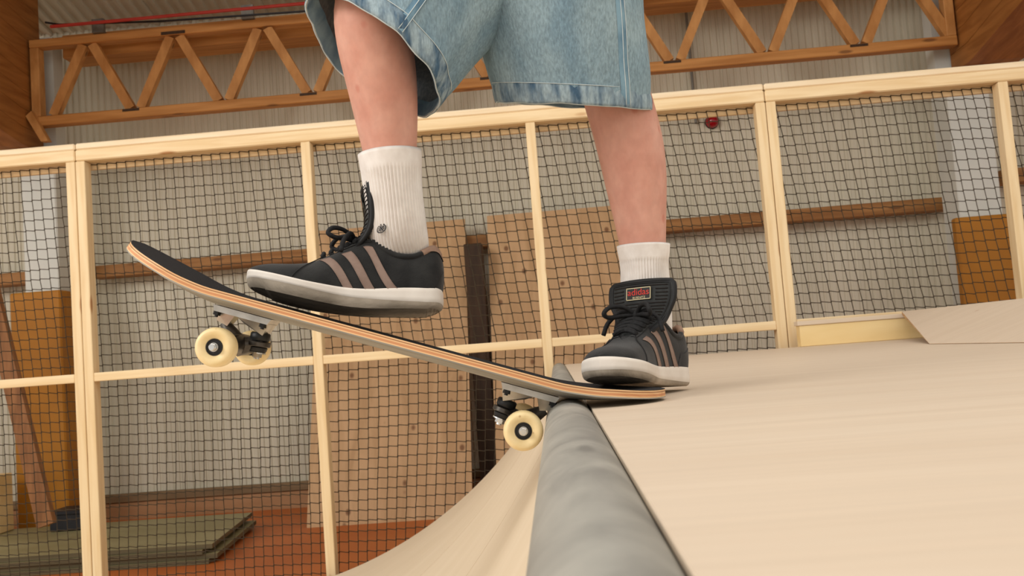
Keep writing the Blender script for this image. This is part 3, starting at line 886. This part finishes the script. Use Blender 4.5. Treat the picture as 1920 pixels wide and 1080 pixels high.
# shirt
def ring(c, ax, ux, ra, rb, n, fn=None):
    ax = Vector(ax).normalized(); u = (Vector(ux) - ax * Vector(ux).dot(ax)).normalized(); v = ax.cross(u)
    out = []
    for j in range(n):
        t = 2 * math.pi * j / n
        k = fn(t) if fn else (0.0, 0.0)
        out.append(Vector(c) + u * (ra + k[0]) * math.cos(t) + v * (rb + k[0]) * math.sin(t) + ax * k[1])
    return out
sm = MB()
sm.grid([[pl(p) for p in ring(c, (0, 0, 1), (1, 0, 0), a, b, 40)] for c, a, b in
         ((hipc + Vector((0, 0, 0.02)), 0.20, 0.15), (wst, 0.185, 0.14), (wst + Vector((-.015, -.025, .12)), 0.19, 0.145), (che, 0.205, 0.15), (shc + Vector((0, 0, -.01)), 0.20, 0.13), (shc + Vector((0, 0, 0.05)), 0.12, 0.095), (nk + Vector((0, 0, -0.02)), 0.07, 0.066))], 0, wrap=True)
shirt = link('t_shirt', sm.mesh('t_shirt', M_shirt, 'all'), person)
for sg, k in ((-1, 'a'), (1, 'b')):
    a, b = J[k + '_sho'][0], J[k + '_elb'][0]
    d = b - a
    s_ = MB().grid([[pl(p) for p in ring(a + d * t, d, (0, 1, 0), r0, r0, 24)] for t, r0 in ((-0.25, 0.075), (0.2, 0.078), (0.6, 0.08), (0.85, 0.082))], 0, wrap=True)
    link('sleeve', s_.mesh('sleeve', M_shirt, 'all'), shirt)

# ---- denim shorts
NR = 96
def fold(seed, amp):
    def f(t, along):
        return amp * (noise.noise(Vector((math.cos(t) * 1.6, math.sin(t) * 1.6, along * 3.0 + seed))) * 1.2 + 0.35 * noise.noise(Vector((math.cos(t) * 4, math.sin(t) * 4, along * 6 + seed))))
    return f
def leg_rings(stations, seed, amp, nseg=26):
    """stations: (centre, axis, u direction, ra, rb); smooth loft from hip to hem"""
    out = []
    n = len(stations)
    f = fold(seed, amp)
    def cr(vals, t):
        i = min(int(t * (n - 1)), n - 2); k = t * (n - 1) - i
        tab = [(j, 0) for j in range(n)]
        if isinstance(vals[0], Vector):
            return Vector([cinterp([(j, v[c_]) for j, v in enumerate(vals)], t * (n - 1)) for c_ in range(3)])
        return cinterp([(j, v) for j, v in enumerate(vals)], t * (n - 1))
    for i in range(nseg + 1):
        t = i / nseg
        c = cr([Vector(s[0]) for s in stations], t); ax = cr([Vector(s[1]).normalized() for s in stations], t)
        u = cr([Vector(s[2]).normalized() for s in stations], t)
        ra, rb = cr([s[3] for s in stations], t), cr([s[4] for s in stations], t)
        out.append((c, ax, u, ra, rb, t))
    rows = []
    for c, ax, u, ra, rb, t in out:
        rows.append(ring(c, ax, u, ra, rb, NR, lambda th, t=t: (f(th, t) * (0.4 + 0.6 * t), 0.0)))
    return rows
def shorts_leg(rows, name, seam_cols, seed, parent):
    """outside surface, inside surface, hem band, seams"""
    th = 0.0016
    cen = [sum(r_, Vector()) / len(r_) for r_ in rows]
    inn = [[p + (c - p).normalized() * th for p in r_] for r_, c in zip(rows, cen)]
    mb = MB()
    mb.grid([[pl(p) for p in r_] for r_ in rows], 0, wrap=True)
    mb.grid([[pl(p) for p in r_] for r_ in inn], 1, wrap=True, flip=True)
    mb.grid([[pl(p) for p in rows[-1]], [pl(p) for p in inn[-1]]], 1, wrap=True)
    return mb, inn, cen

f_ax0 = Vector((-0.10, -0.05, -1.0)); f_ax = Vector((-0.57, -0.36, -0.74))
fu = (P(830, 208, 1.36) - P(573, 8, 1.31))
front = [(P(955, -250, 1.50), f_ax0, fu, 0.140, 0.130), (P(905, -180, 1.47), (-0.35, -0.2, -0.85), fu, 0.150, 0.130),
         (P(842, -88, 1.42), (-0.5, -0.3, -0.8), fu, 0.146, 0.122), (P(768, 16, 1.37), f_ax, fu, 0.134, 0.108),
         (P(703, 106, 1.335), f_ax, fu, 0.1255, 0.100)]
r_ax = Vector((-0.13, 0.24, -0.95)); ru = P(1222, 200, 1.47) - P(920, 186, 1.47)
rear = [(P(985, -250, 1.50), (0.05, 0.0, -1), ru, 0.150, 0.140), (P(1020, -150, 1.46), r_ax, ru, 0.155, 0.138), (P(1040, -30, 1.455), r_ax, ru, 0.146, 0.128),
        (P(1056, 90, 1.46), r_ax, ru, 0.137, 0.118), (P(1071, 194, 1.47), r_ax, ru, 0.1285, 0.108)]
shorts = None
for nm, st, seed, amp in (('front', front, 3.1, 0.010), ('rear', rear, 8.4, 0.007)):
    rows = leg_rings(st, seed, amp)
    mb, inn, cen = shorts_leg(rows, nm, None, seed, None)
    o = link('shorts_leg' if shorts else 'denim_shorts', mb.mesh('denim_shorts', [M_denim, M_denim_in], 'all'), person if not shorts else shorts)
    if shorts is None: shorts = o
    # hem band: a doubled, puckered strip round the opening
    last, c1 = rows[-1], cen[-1]
    ax = (cen[-1] - cen[-3]).normalized()
    hb = []
    HBW = 0.027
    for k in range(9):
        q = k / 8
        row = []
        for j, p in enumerate(last):
            t = 2 * math.pi * j / NR
            pk = 0.0022 * noise.noise(Vector((math.cos(t) * 14, math.sin(t) * 14, q * 1.5 + seed))) * math.sin(math.pi * min(1, q * 1.2 + 0.1))
            wob = 0.004 * noise.noise(Vector((math.cos(t) * 3, math.sin(t) * 3, seed)))
            out_ = (p - c1); out_ = (out_ - ax * out_.dot(ax)).normalized()
            row.append(p + out_ * (0.0022 + pk + 0.0012 * math.sin(math.pi * q)) + ax * (-HBW + (HBW + 0.004) * q + wob * q))
        hb.append(row)
    edge = [p - ((p - c1) - ax * (p - c1).dot(ax)).normalized() * 0.0050 for p in hb[-1]]
    inner = [p - ((p - c1) - ax * (p - c1).dot(ax)).normalized() * 0.0075 - ax * HBW for p in hb[-1]]
    hm_ = MB().grid([[pl(p) for p in r_] for r_ in hb + [edge]], 0, wrap=True)
    hm_.grid([[pl(p) for p in edge], [pl(p) for p in inner]], 1, wrap=True)
    link('hem', hm_.mesh('hem', [M_hem, M_navy], 'all'), shorts)
    link('hem_edge_thread', MB().tube([pl((a_ + b_) / 2) for a_, b_ in zip(hb[-1], edge)], 0.0012, 6, closed=True).mesh('hem_edge_thread', M_thread, 'all'), shorts)
    link('hem_stitching', MB().tube([pl(p) + (pl(p) - pl(c1)).normalized() * 0.0006 for p in hb[0]], 0.0007, 5, closed=True).mesh('hem_stitching', M_thread, 'all'), shorts)
    # side seams: a raised double line down the leg
    tgt = Vector(P(1166, 120, 1.3)) if nm == 'rear' else Vector(P(752, 52, 1.2))
    best = min(range(NR), key=lambda j: min((rows[i][j] - CAM).angle(tgt - CAM) for i in (20, 23, 26)) if (rows[24][j] - cen[24]).y < 0.02 else 9)
    strip = MB(); lines = MB()
    for off, wd in ((0, 1),):
        rr0 = []
        for i, r_ in enumerate(rows):
            a_, b_ = r_[(best - 1) % NR], r_[(best + 1) % NR]
            m_ = r_[best]
            o_ = (m_ - cen[i]).normalized()
            tn = (b_ - a_).normalized()
            rr0.append([pl(m_ - tn * 0.009 + o_ * 0.0003), pl(m_ - tn * 0.0075 + o_ * 0.0022), pl(m_ + tn * 0.0 + o_ * 0.0026), pl(m_ + tn * 0.001 + o_ * 0.0014), pl(m_ + tn * 0.007 + o_ * 0.0003)])
        strip.grid(rr0, 0)
    link('side_seam', strip.mesh('side_seam', M_navy, 'all'), shorts)
    for k_ in (1, 2):
        link('seam_stitching', MB().tube([r_[k_] for r_ in rr0], 0.0007, 5).mesh('seam_stitching', M_thread, 'all'), shorts)
# seat / waist part joining the legs
wb_ = MB().grid([[pl(p) for p in ring(c, (0, 0, 1), (1, 0, 0), a, b, 48)] for c, a, b in
                 ((P(970, -205, 1.49), 0.165, 0.128), (P(968, -255, 1.50), 0.185, 0.148), (hipc + Vector((0, 0, 0.05)), 0.18, 0.145), (hipc + Vector((0, 0, 0.13)), 0.165, 0.125))], 0, wrap=True)
link('seat_and_waistband', wb_.mesh('seat_and_waistband', M_denim, 'all'), shorts)

# ---- socks
def sock(stations, nm, band):
    """stations (centre, half width across the picture, half depth)"""
    n = 208
    rows = []
    cs = [Vector(s[0]) for s in stations]
    N = 40
    for i in range(N + 1):
        t = i / N * (len(cs) - 1)
        c = Vector([cinterp([(j, v[k]) for j, v in enumerate(cs)], t) for k in range(3)])
        a = cinterp([(j, s[1]) for j, s in enumerate(stations)], t)
        b = cinterp([(j, s[2]) for j, s in enumerate(stations)], t)
        e = 0.02
        c2 = Vector([cinterp([(j, v[k]) for j, v in enumerate(cs)], min(t + e, len(cs) - 1)) for k in range(3)])
        c0 = Vector([cinterp([(j, v[k]) for j, v in enumerate(cs)], max(t - e, 0)) for k in range(3)])
        ax = (c2 - c0).normalized()
        frac = i / N
        rib = 0.0 if frac < band else 0.0015
        rows.append(ring(c, ax, (1, 0, 0), a + (0.0012 if frac < band else 0), b + (0.0012 if frac < band else 0), n,
                         lambda th: (rib * math.cos(th * 52) + 0.001 * noise.noise(Vector((math.cos(th) * 2, math.sin(th) * 2, frac * 6))), 0.0)))
    inner = [p + (cs[0] - p).normalized() * 0.004 + (cs[1] - cs[0]).normalized() * 0.004 for p in rows[0]]
    mb = MB().grid([[pl(p) for p in r_] for r_ in [inner] + rows], 0, wrap=True)
    o = link('sock', mb.mesh('sock', M_sock, 'all'), person)
    return o, rows
s1, s1rows = sock([(P(731, 287, 1.360), .0475, .045), (P(736, 340, 1.360), .0440, .042), (P(741, 390, 1.360), .0425, .040), (P(746, 440, 1.364), .0440, .038), (P(752, 480, 1.374), .0420, .029), (P(752, 530, 1.372), .036, .024)], 'front', 0.13)
s2, s2rows = sock([(P(1206, 460, 1.495), .0425, .043), (P(1208, 500, 1.495), .0385, .040), (P(1210, 545, 1.492), .0385, .041), (P(1212, 600, 1.485), .040, .043), (P(1212, 650, 1.475), .038, .046)], 'rear', 0.20)
# round black emblem printed on the front sock
ec = P(709, 433, 1.30)
def on_sock(rows, p):
    best = None
    for r_ in rows:
        for q in r_:
            if q.y < 1.36:
                a = (q - CAM).angle(p - CAM)
                if best is None or a < best[0]: best = (a, q)
    return best[1]
q0 = on_sock(s1rows, P(717, 431, 1.30))
cax = P(746, 431, 1.364)
en = Vector((q0.x - cax.x, q0.y - cax.y, 0.02)).normalized()
eu = Vector((0, 0, 1)).cross(en).normalized(); ew = en.cross(eu)
def emb(u_, v_, h=0.0028):
    curve_back = -(u_ * u_) / (2 * 0.037)
    return pl(q0 + eu * u_ + ew * v_ + en * (h + curve_back))
em = MB()
R0 = 0.0084
for (ra, rb) in ((R0, R0 * 0.78),):
    em.grid([[emb(ra * math.cos(t), ra * math.sin(t)) for t in [2 * math.pi * j / 32 for j in range(32)]], [emb(rb * math.cos(t), rb * math.sin(t)) for t in [2 * math.pi * j / 32 for j in range(32)]]], 0, wrap=True)
for a in (math.pi / 4, -math.pi / 4):
    d = Vector((math.cos(a), math.sin(a))); n_ = Vector((-d.y, d.x)) * 0.0011
    for k in range(6):
        t0, t1 = -0.006 + 0.002 * k, -0.006 + 0.002 * (k + 1)
        em.add([emb(*(d * t0 + n_)), emb(*(d * t1 + n_)), emb(*(d * t1 - n_)), emb(*(d * t0 - n_))], [(0, 1, 2, 3)])
for t in range(4):
    c_ = (0.0042 * math.cos(t * math.pi / 2), 0.0042 * math.sin(t * math.pi / 2))
    em.add([emb(c_[0] + 0.0013 * math.cos(k), c_[1] + 0.0013 * math.sin(k)) for k in [2 * math.pi * j / 8 for j in range(8)]], [tuple(range(8))])
link('emblem', em.mesh('emblem', M_lblack), s1, label='round black emblem on the sock')

# ---- sneakers
L_SH = 0.292
W_TAB = [(0, 0.0), (.012, .016), (.04, .030), (.1, .0375), (.2, .0385), (.35, .0370), (.5, .0385), (.62, .0450), (.74, .0490), (.84, .0465), (.92, .0365), (.97, .0225), (.99, .012), (1, 0.0)]
def sh_w(u): return max(0.0, cinterp(W_TAB, u))
def cent(u): return 0.004 * math.sin(u * math.pi) - 0.006 * smoothstep(0.6, 1.0, u)
def text_mesh(body_, size):
    cu = bpy.data.curves.new('txt', 'FONT')
    cu.body = body_; cu.size = size; cu.align_x = 'CENTER'; cu.align_y = 'CENTER'; cu.extrude = 0.0002
    o = bpy.data.objects.new('txt', cu); col.objects.link(o)
    m = bpy.data.meshes.new_from_object(o.evaluated_get(bpy.context.evaluated_depsgraph_get()))
    bpy.data.objects.remove(o)
    return m
def sneaker(M4, spring, tong_top, side_mirror, wear):
    """x heel -> toe, y to the wearer's left, z up; M4 places it"""
    sm_ = side_mirror
    def zb(u): return spring * max(0.0, (u - 0.34) / 0.66) ** 1.75 + 0.003 * smoothstep(0.1, 0.0, u)
    SH = [(0, .031), (.2, .031), (.45, .0275), (.7, .0255), (.9, .026), (1, .027)]
    def sh(u): return interp(SH, u)
    ZTOP = [(0, .086), (.03, .095), (.08, .090), (.15, .080), (.24, .081), (.31, .093), (.37, .106), (.43, .103), (.5, .092), (.58, .078), (.65, .067), (.72, .059), (.8, .0525), (.88, .0465), (.95, .038), (1, .0285)]
    def ztop(u): return cinterp(ZTOP, u) + zb(u)
    YT_ = [(0, 0.0), (.02, .012), (.06, .024), (.12, .0315), (.2, .0345), (.3, .0315), (.37, .025), (.45, .0185), (.55, .0150), (.62, .010), (.665, 0.0), (1, 0.0)]
    def yt(u): return max(0.0, min(cinterp(YT_, u), sh_w(u) * 0.92))
    def surf(u, s, sd, off=0.0):
        w_ = sh_w(u) * 0.965; y1 = yt(u)
        z0 = zb(u) + sh(u) - 0.004; z1 = ztop(u)
        k = smoothstep(0.36, 0.62, u)
        p = 0.62 + 0.30 * k; q = 1.0 - 0.05 * k
        a = s * math.pi / 2
        cs_, sn_ = max(0.0, math.cos(a)) ** p, math.sin(a) ** (1.25 - 0.35 * k)
        bul = 0.0025 * math.sin(math.pi * min(1, s * 1.3)) * (1 - k)
        y = (y1 + (w_ - y1) * cs_ + bul * min(1.0, w_ / 0.03)) * sd + cent(u) * sm_
        z = z0 + (z1 - z0) * sn_
        x = u * L_SH + 0.008 * (1 - smoothstep(0, 0.12, u)) * (s * (1 - s) * -2.2 + 0.5 * s)
        pnt = Vector((x, y, z))
        if off:
            e = 0.004
            du = surf(min(1, u + e), s, sd) - surf(max(0, u - e), s, sd)
            ds = surf(u, min(1, s + e), sd) - surf(u, max(0, s - e), sd)
            n_ = du.cross(ds)
            if n_.length > 1e-12:
                n_.normalize()
                if n_.y * sd < -0.02 or (abs(n_.y) <= 0.02 and n_.z < 0): n_ = -n_
                pnt = pnt + n_ * off
        return pnt
    US = [0.5 - 0.5 * math.cos(math.pi * i / 56) for i in range(57)]
    SS = [i / 16 for i in range(17)]
    mb = MB()
    for sd in (-1, 1):
        mb.grid([[surf(u, s, sd) for s in SS] for u in US], 0)
    # vamp insert under the laces
    rows = []
    for i in range(15):
        u = 0.37 + 0.31 * i / 14
        y1 = yt(u) + 0.002; z = ztop(u) - 0.0035
        rows.append([(u * L_SH, cent(u) * sm_ + y1 * v, z + 0.002 * (1 - v * v)) for v in (-1, -.5, 0, .5, 1)])
    mb.grid(rows, 0)
    me_ = mb.mesh('sneaker', M_suede, 'all')
    shoe = link('sneaker', me_, person)
    shoe.matrix_local = Matrix.Translation(-person.location) @ M4
    # midsole with rim
    so = MB()
    SUS = [0.5 - 0.5 * math.cos(math.pi * i / 60) for i in range(61)]
    HS = [(0, .24), (.2, .30), (.4, .46), (.7, .56), (.95, .54), (1, .46)]
    HS = [(a_, b_ * wear) for a_, b_ in HS]
    def loop(k_, inset, zz=0.0):
        return loop2(lambda u: interp(HS, u) + (1 - interp(HS, u)) * k_ if k_ >= 0 else interp(HS, u) * (1 + k_), inset, zz)
    def loop2(hfn, inset, zz=0.0):
        pts = [Vector((u * L_SH, (sh_w(u) * (1 + inset)) + cent(u) * sm_, zb(u) + sh(u) * hfn(u) + zz)) for u in SUS]
        pts += [Vector((u * L_SH, -(sh_w(u) * (1 + inset)) + cent(u) * sm_, zb(u) + sh(u) * hfn(u) + zz)) for u in SUS[::-1][1:-1]]
        # push the toe and heel caps outwards
        for p in pts:
            if p.x < 0.02: p.x -= inset * 0.04
            if p.x > L_SH - 0.03: p.x += inset * 0.04
        return pts
    prof_ = [(0.0, 0.0), (0.06, 0.030), (0.35, 0.042), (0.70, 0.030), (0.80, 0.034), (0.86, 0.022), (0.96, 0.016), (1.0, 0.0), (1.0, -0.10)]
    so.grid([loop(h, i_) for h, i_ in prof_], 0, wrap=True)
    link('midsole', so.mesh('midsole', M_rubber, 'all'), shoe)
    ot = MB()
    ot.grid([loop(0.04, 0.022), loop(-0.3, 0.008), loop(-0.7, -0.03), loop(-1.0, -0.11)], 0, wrap=True)
    bl = loop(-1.0, -0.11)
    n_ = len(SUS)
    top_ = bl[:n_]; bot_ = [bl[0]] + bl[n_:][::-1] + [bl[n_ - 1]]
    ot.grid([[a + (b - a) * k / 8 + Vector((0, 0, 0.0012 * (1 if (i % 2) else 0))) for k in range(9)] for i, (a, b) in enumerate(zip(top_, bot_))], 0)
    link('outsole', ot.mesh('outsole', M_outs, True), shoe)
    # three stripes on each side
    for sd in (-1, 1):
        for (ub, ut) in ((0.475, 0.600), (0.365, 0.492), (0.250, 0.384)):
            st_ = MB(); wdt = 0.046
            rws = []
            for i in range(13):
                s = 0.02 + (0.66 if ut < 0.45 else 0.62) * i / 12
                uu = ub + (ut - ub) * i / 12
                rws.append([surf(uu + wdt * (k / 6 - 0.5), s, sd, 0.0011) for k in range(7)])
            st_.grid(rws, 0)
            bd = [r_[0] for r_ in rws] + rws[-1][1:] + [r_[-1] for r_ in rws[::-1]][1:] + rws[0][::-1][1:-1]
            st_.tube(bd, 0.0006, 4, closed=True)
            link('side_stripe', st_.mesh('side_stripe', M_strp, 'all'), shoe)
        # heel counter and eyestay panels, raised a little
        hc = MB()
        hc.grid([[surf(0.004 + 0.20 * i / 12 + 0.05 * (1 - k / 8), 0.0 + 0.42 * k / 8 * (1 - 0.15 * i / 12), sd, 0.0010) for k in range(9)] for i in range(13)], 0)
        link('heel_counter', hc.mesh('heel_counter', M_suede, 'all'), shoe)
        ey_ = MB()
        ey_.grid([[surf(0.37 + 0.26 * i / 12, 0.80 + 0.19 * k / 4, sd, 0.0014) for k in range(5)] for i in range(13)], 0)
        link('eyestay', ey_.mesh('eyestay', M_suede, 'all'), shoe)
        # stitched toe line
        link('toe_stitching', MB().tube([surf(0.60 + 0.16 * (i / 12), 0.03 + 0.93 * (1 - i / 12) ** 0.8, sd, 0.0012) for i in range(13)], 0.0008, 5).mesh('toe_stitching', M_piping, 'all'), shoe)
    # padded collar
    rim = [surf(0.36 - 0.355 * i / 24, 1.0, -1) for i in range(25)] + [surf(0.005 + 0.355 * i / 24, 1.0, 1) for i in range(25)]
    link('collar', MB().tube(rim[:18], 0.0046, 10).mesh('collar', M_suede, 'all'), shoe)
    link('collar', MB().tube(rim[32:], 0.0046, 10).mesh('collar', M_suede, 'all'), shoe)
    link('heel_collar', MB().tube(rim[17:33], 0.0054, 10).mesh('heel_collar', M_lining, 'all'), shoe, label='tan padded heel collar')
    lip = MB()
    rl = []
    for i in range(31):
        k = (i - 15) / 15
        sd = -1 if k < 0 else 1
        u = 0.004 + 0.115 * abs(k)
        rl.append([surf(u, s, sd, 0.0013) + Vector((0, 0, 0.004 * s)) for s in (0.62 + 0.2 * abs(k), 0.78 + 0.08 * abs(k), 0.88, 0.96, 1.0)])
    lip.grid(rl, 0)
    link('heel_tab', lip.mesh('heel_tab', M_lining, 'all'), shoe, label='tan heel tab')
    # tongue
    ub = 0.43
    zb0 = ztop(ub) - 0.006
    TL = tong_top                                    # list of (x, z) along the centre line, and half widths
    tg = MB(); n1 = len(TL)
    def tpt(t, v, off):
        x = cinterp([(i, q_[0]) for i, q_ in enumerate(TL)], t); z = cinterp([(i, q_[1]) for i, q_ in enumerate(TL)], t)
        hw = cinterp([(i, q_[2]) for i, q_ in enumerate(TL)], t)
        e = 0.05
        dx = cinterp([(i, q_[0]) for i, q_ in enumerate(TL)], min(t + e, n1 - 1)) - cinterp([(i, q_[0]) for i, q_ in enumerate(TL)], max(t - e, 0))
        dz = cinterp([(i, q_[1]) for i, q_ in enumerate(TL)], min(t + e, n1 - 1)) - cinterp([(i, q_[1]) for i, q_ in enumerate(TL)], max(t - e, 0))
        l_ = math.hypot(dx, dz); nx_, nz_ = dz / l_, -dx / l_           # towards the toe
        edge = max(0.0, (t - (n1 - 1 - 0.35)) / 0.35)
        hw2 = hw * (1 - 0.10 * edge ** 3)
        crv = -0.010 * v * v + 0.0
        return Vector((x + nx_ * (off + crv), cent(0.4) * sm_ + v * hw2, z + nz_ * (off + crv)))
    TS = [i * (n1 - 1) / 24 for i in range(25)]
    VS = [-1 + 2 * j / 12 for j in range(13)]
    tg.grid([[tpt(t, v, 0.003) for v in VS] for t in TS], 0)
    tg.grid([[tpt(t, v, -0.003) for v in VS] for t in TS], 0, flip=True)
    bnd = [(t, -1) for t in TS] + [(TS[-1], v) for v in VS[1:]] + [(t, 1) for t in TS[::-1][1:]]
    tg.grid([[tpt(t, v, 0.003) for t, v in bnd], [tpt(t, v, -0.003) for t, v in bnd]], 0)
    tongue = link('tongue', tg.mesh('tongue', M_mesh, 'all'), shoe)
    link('tongue_piping', MB().tube([tpt(t, v, 0.0) for t, v in bnd], 0.0042, 8).mesh('tongue_piping', M_piping, 'all'), shoe)
    link('tongue_piping', MB().tube([tpt(min(t, TS[-1] - 0.12), v * 0.90, 0.0030) for t, v in bnd], 0.0014, 6).mesh('tongue_piping', M_piping, 'all'), shoe)
    rib = MB()
    for i in range(15):
        t = 1.0 + (n1 - 1.25 - 1.0) * i / 14
        gap = 0.50 if (n1 - 2.05) < t < (n1 - 1.32) else None
        if gap is None:
            rib.tube([tpt(t, v, 0.0036) for v in (-.84, -.6, -.3, 0, .3, .6, .84)], 0.0011, 5)
        else:
            rib.tube([tpt(t, v, 0.0036) for v in (-.84, -.7, -gap)], 0.0011, 5)
            rib.tube([tpt(t, v, 0.0036) for v in (gap, .7, .84)], 0.0011, 5)
    link('tongue_ribs', rib.mesh('tongue_ribs', M_lblack, 'all'), shoe)
    # label on the tongue
    tc = n1 - 1.68
    o0 = tpt(tc, 0, 0.0048); uu_ = (tpt(tc + 0.1, 0, 0.0048) - tpt(tc - 0.1, 0, 0.0048)).normalized()
    rr_ = Vector((0, 1, 0)); nn_ = rr_.cross(uu_).normalized()
    if nn_.x < 0: nn_ = -nn_
    rr_ = uu_.cross(nn_)
    ML = Matrix((rr_, uu_, nn_)).transposed().to_4x4(); ML.translation = o0
    def lab(name, mb_, m_):
        me2 = mb_.mesh(name, m_) if isinstance(mb_, MB) else mb_
        if not isinstance(mb_, MB):
            me2.materials.clear(); me2.materials.append(m_); me2.name = name
        me2.transform(ML)
        return link(name, me2, shoe)
    lw, lh = 0.0208, 0.0100
    lab('tongue_label', MB().box(-lw, lw, -lh, lh, -0.0012, 0.0006), M_lblack)
    fr = MB()
    for (x0, x1, y0, y1) in ((-lw, lw, lh - .0011, lh), (-lw, lw, -lh, -lh + .0011), (-lw, -lw + .0011, -lh, lh), (lw - .0011, lw, -lh, lh)):
        fr.box(x0, x1, y0, y1, 0.0005, 0.0010)
    lab('label_border', fr, M_lcream)
    t1 = text_mesh('adidas', 0.0150); t1.transform(Matrix.Translation((0, 0.0022, 0.0010)))
    lab('label_lettering', t1, M_lred)
    t2 = text_mesh('BUSENITZ', 0.0048); t2.transform(Matrix.Translation((0.001, -0.0066, 0.0010)))
    lab('label_lettering', t2, M_lcream)
    # laces
    ln = 6
    for i in range(ln):
        u = 0.415 + 0.040 * i
        zc = ztop(u) + 0.0035
        y1 = yt(u) + 0.008
        for du in (0.0, 0.012):
            pts = [(u * L_SH + (du * v * L_SH * 0.6), cent(u) * sm_ + y1 * v, zc + 0.005 * (1 - v * v) - 0.003 * abs(v) ** 3) for v in (-1, -.7, -.35, 0, .35, .7, 1)]
            if du: pts = [(p[0], 2 * cent(u) * sm_ - p[1], p[2] + 0.002) for p in pts]
            link('lace', MB().tube(pts, 0.0032, 6).mesh('lace', M_lace, 'all'), shoe)
    # bow: two loops and two ends
    k0 = Vector((0.455 * L_SH, cent(.45) * sm_, ztop(0.45) + 0.010))
    def bow(pts, r_=0.0036): 
        P_ = [k0 + Vector(p) for p in pts]
        sm2 = []
        for i in range(len(P_) * 5 - 4):
            t = i / 5
            sm2.append(Vector([cinterp([(j, p[k]) for j, p in enumerate(P_)], t) for k in range(3)]))
        link('lace_bow', MB().tube(sm2, r_, 6).mesh('lace_bow', M_lace, 'all'), shoe)
    for sd in (-1, 1):
        bow([(0, 0, 0), (0.014, sd * 0.014, 0.012), (0.030, sd * 0.030, 0.012), (0.038, sd * 0.038, 0.002), (0.028, sd * 0.034, -0.004), (0.012, sd * 0.016, -0.001), (0, 0, 0)])
        bow([(0, 0, 0), (0.006, sd * 0.022, 0.006), (0.014, sd * 0.042, -0.010), (0.018, sd * 0.050, -0.030)])
    link('lace_knot', MB().lathe([(0.0, -0.006), (0.006, -0.005), (0.008, 0), (0.006, 0.005), (0.0, 0.006)], 10, 'y', 0, k0).mesh('lace_knot', M_lace, 'all'), shoe)
    return shoe
def pose(heel, toe, roll):
    """heel, toe: points of the sole line; roll turns the wearer's left side up"""
    heel, toe = Vector(heel), Vector(toe)
    x = (toe - heel).normalized()
    y = Vector((0, 0, 1)).cross(x).normalized()
    z = x.cross(y)
    c, s = math.cos(roll), math.sin(roll)
    y, z = y * c + z * s, z * c - y * s
    m = Matrix((x, y, z)).transposed().to_4x4()
    m.translation = heel
    return m
hF = P(830, 588, 1.372); tF = P(475, 588, 1.325)
sneaker(pose(hF, tF, math.radians(9)), 0.040,
        [(0.60 * L_SH, 0.074, 0.014), (0.48 * L_SH, 0.100, 0.022), (0.405 * L_SH, 0.126, 0.038), (0.400 * L_SH, 0.160, 0.047), (0.418 * L_SH, 0.190, 0.050)], 1, 1.0)
hR = Vector((P(1262, 700, 1.53).x, 1.535, 0.004)); 
tR = Vector((P(1113, 715, 1.285).x, 1.272, 0.0305))
sneaker(pose(hR, tR, 0.0), 0.011,
        [(0.60 * L_SH, 0.072, 0.014), (0.48 * L_SH, 0.098, 0.034), (0.415 * L_SH, 0.112, 0.042), (0.40 * L_SH, 0.136, 0.0535), (0.385 * L_SH, 0.166, 0.0545)], -1, 0.6)
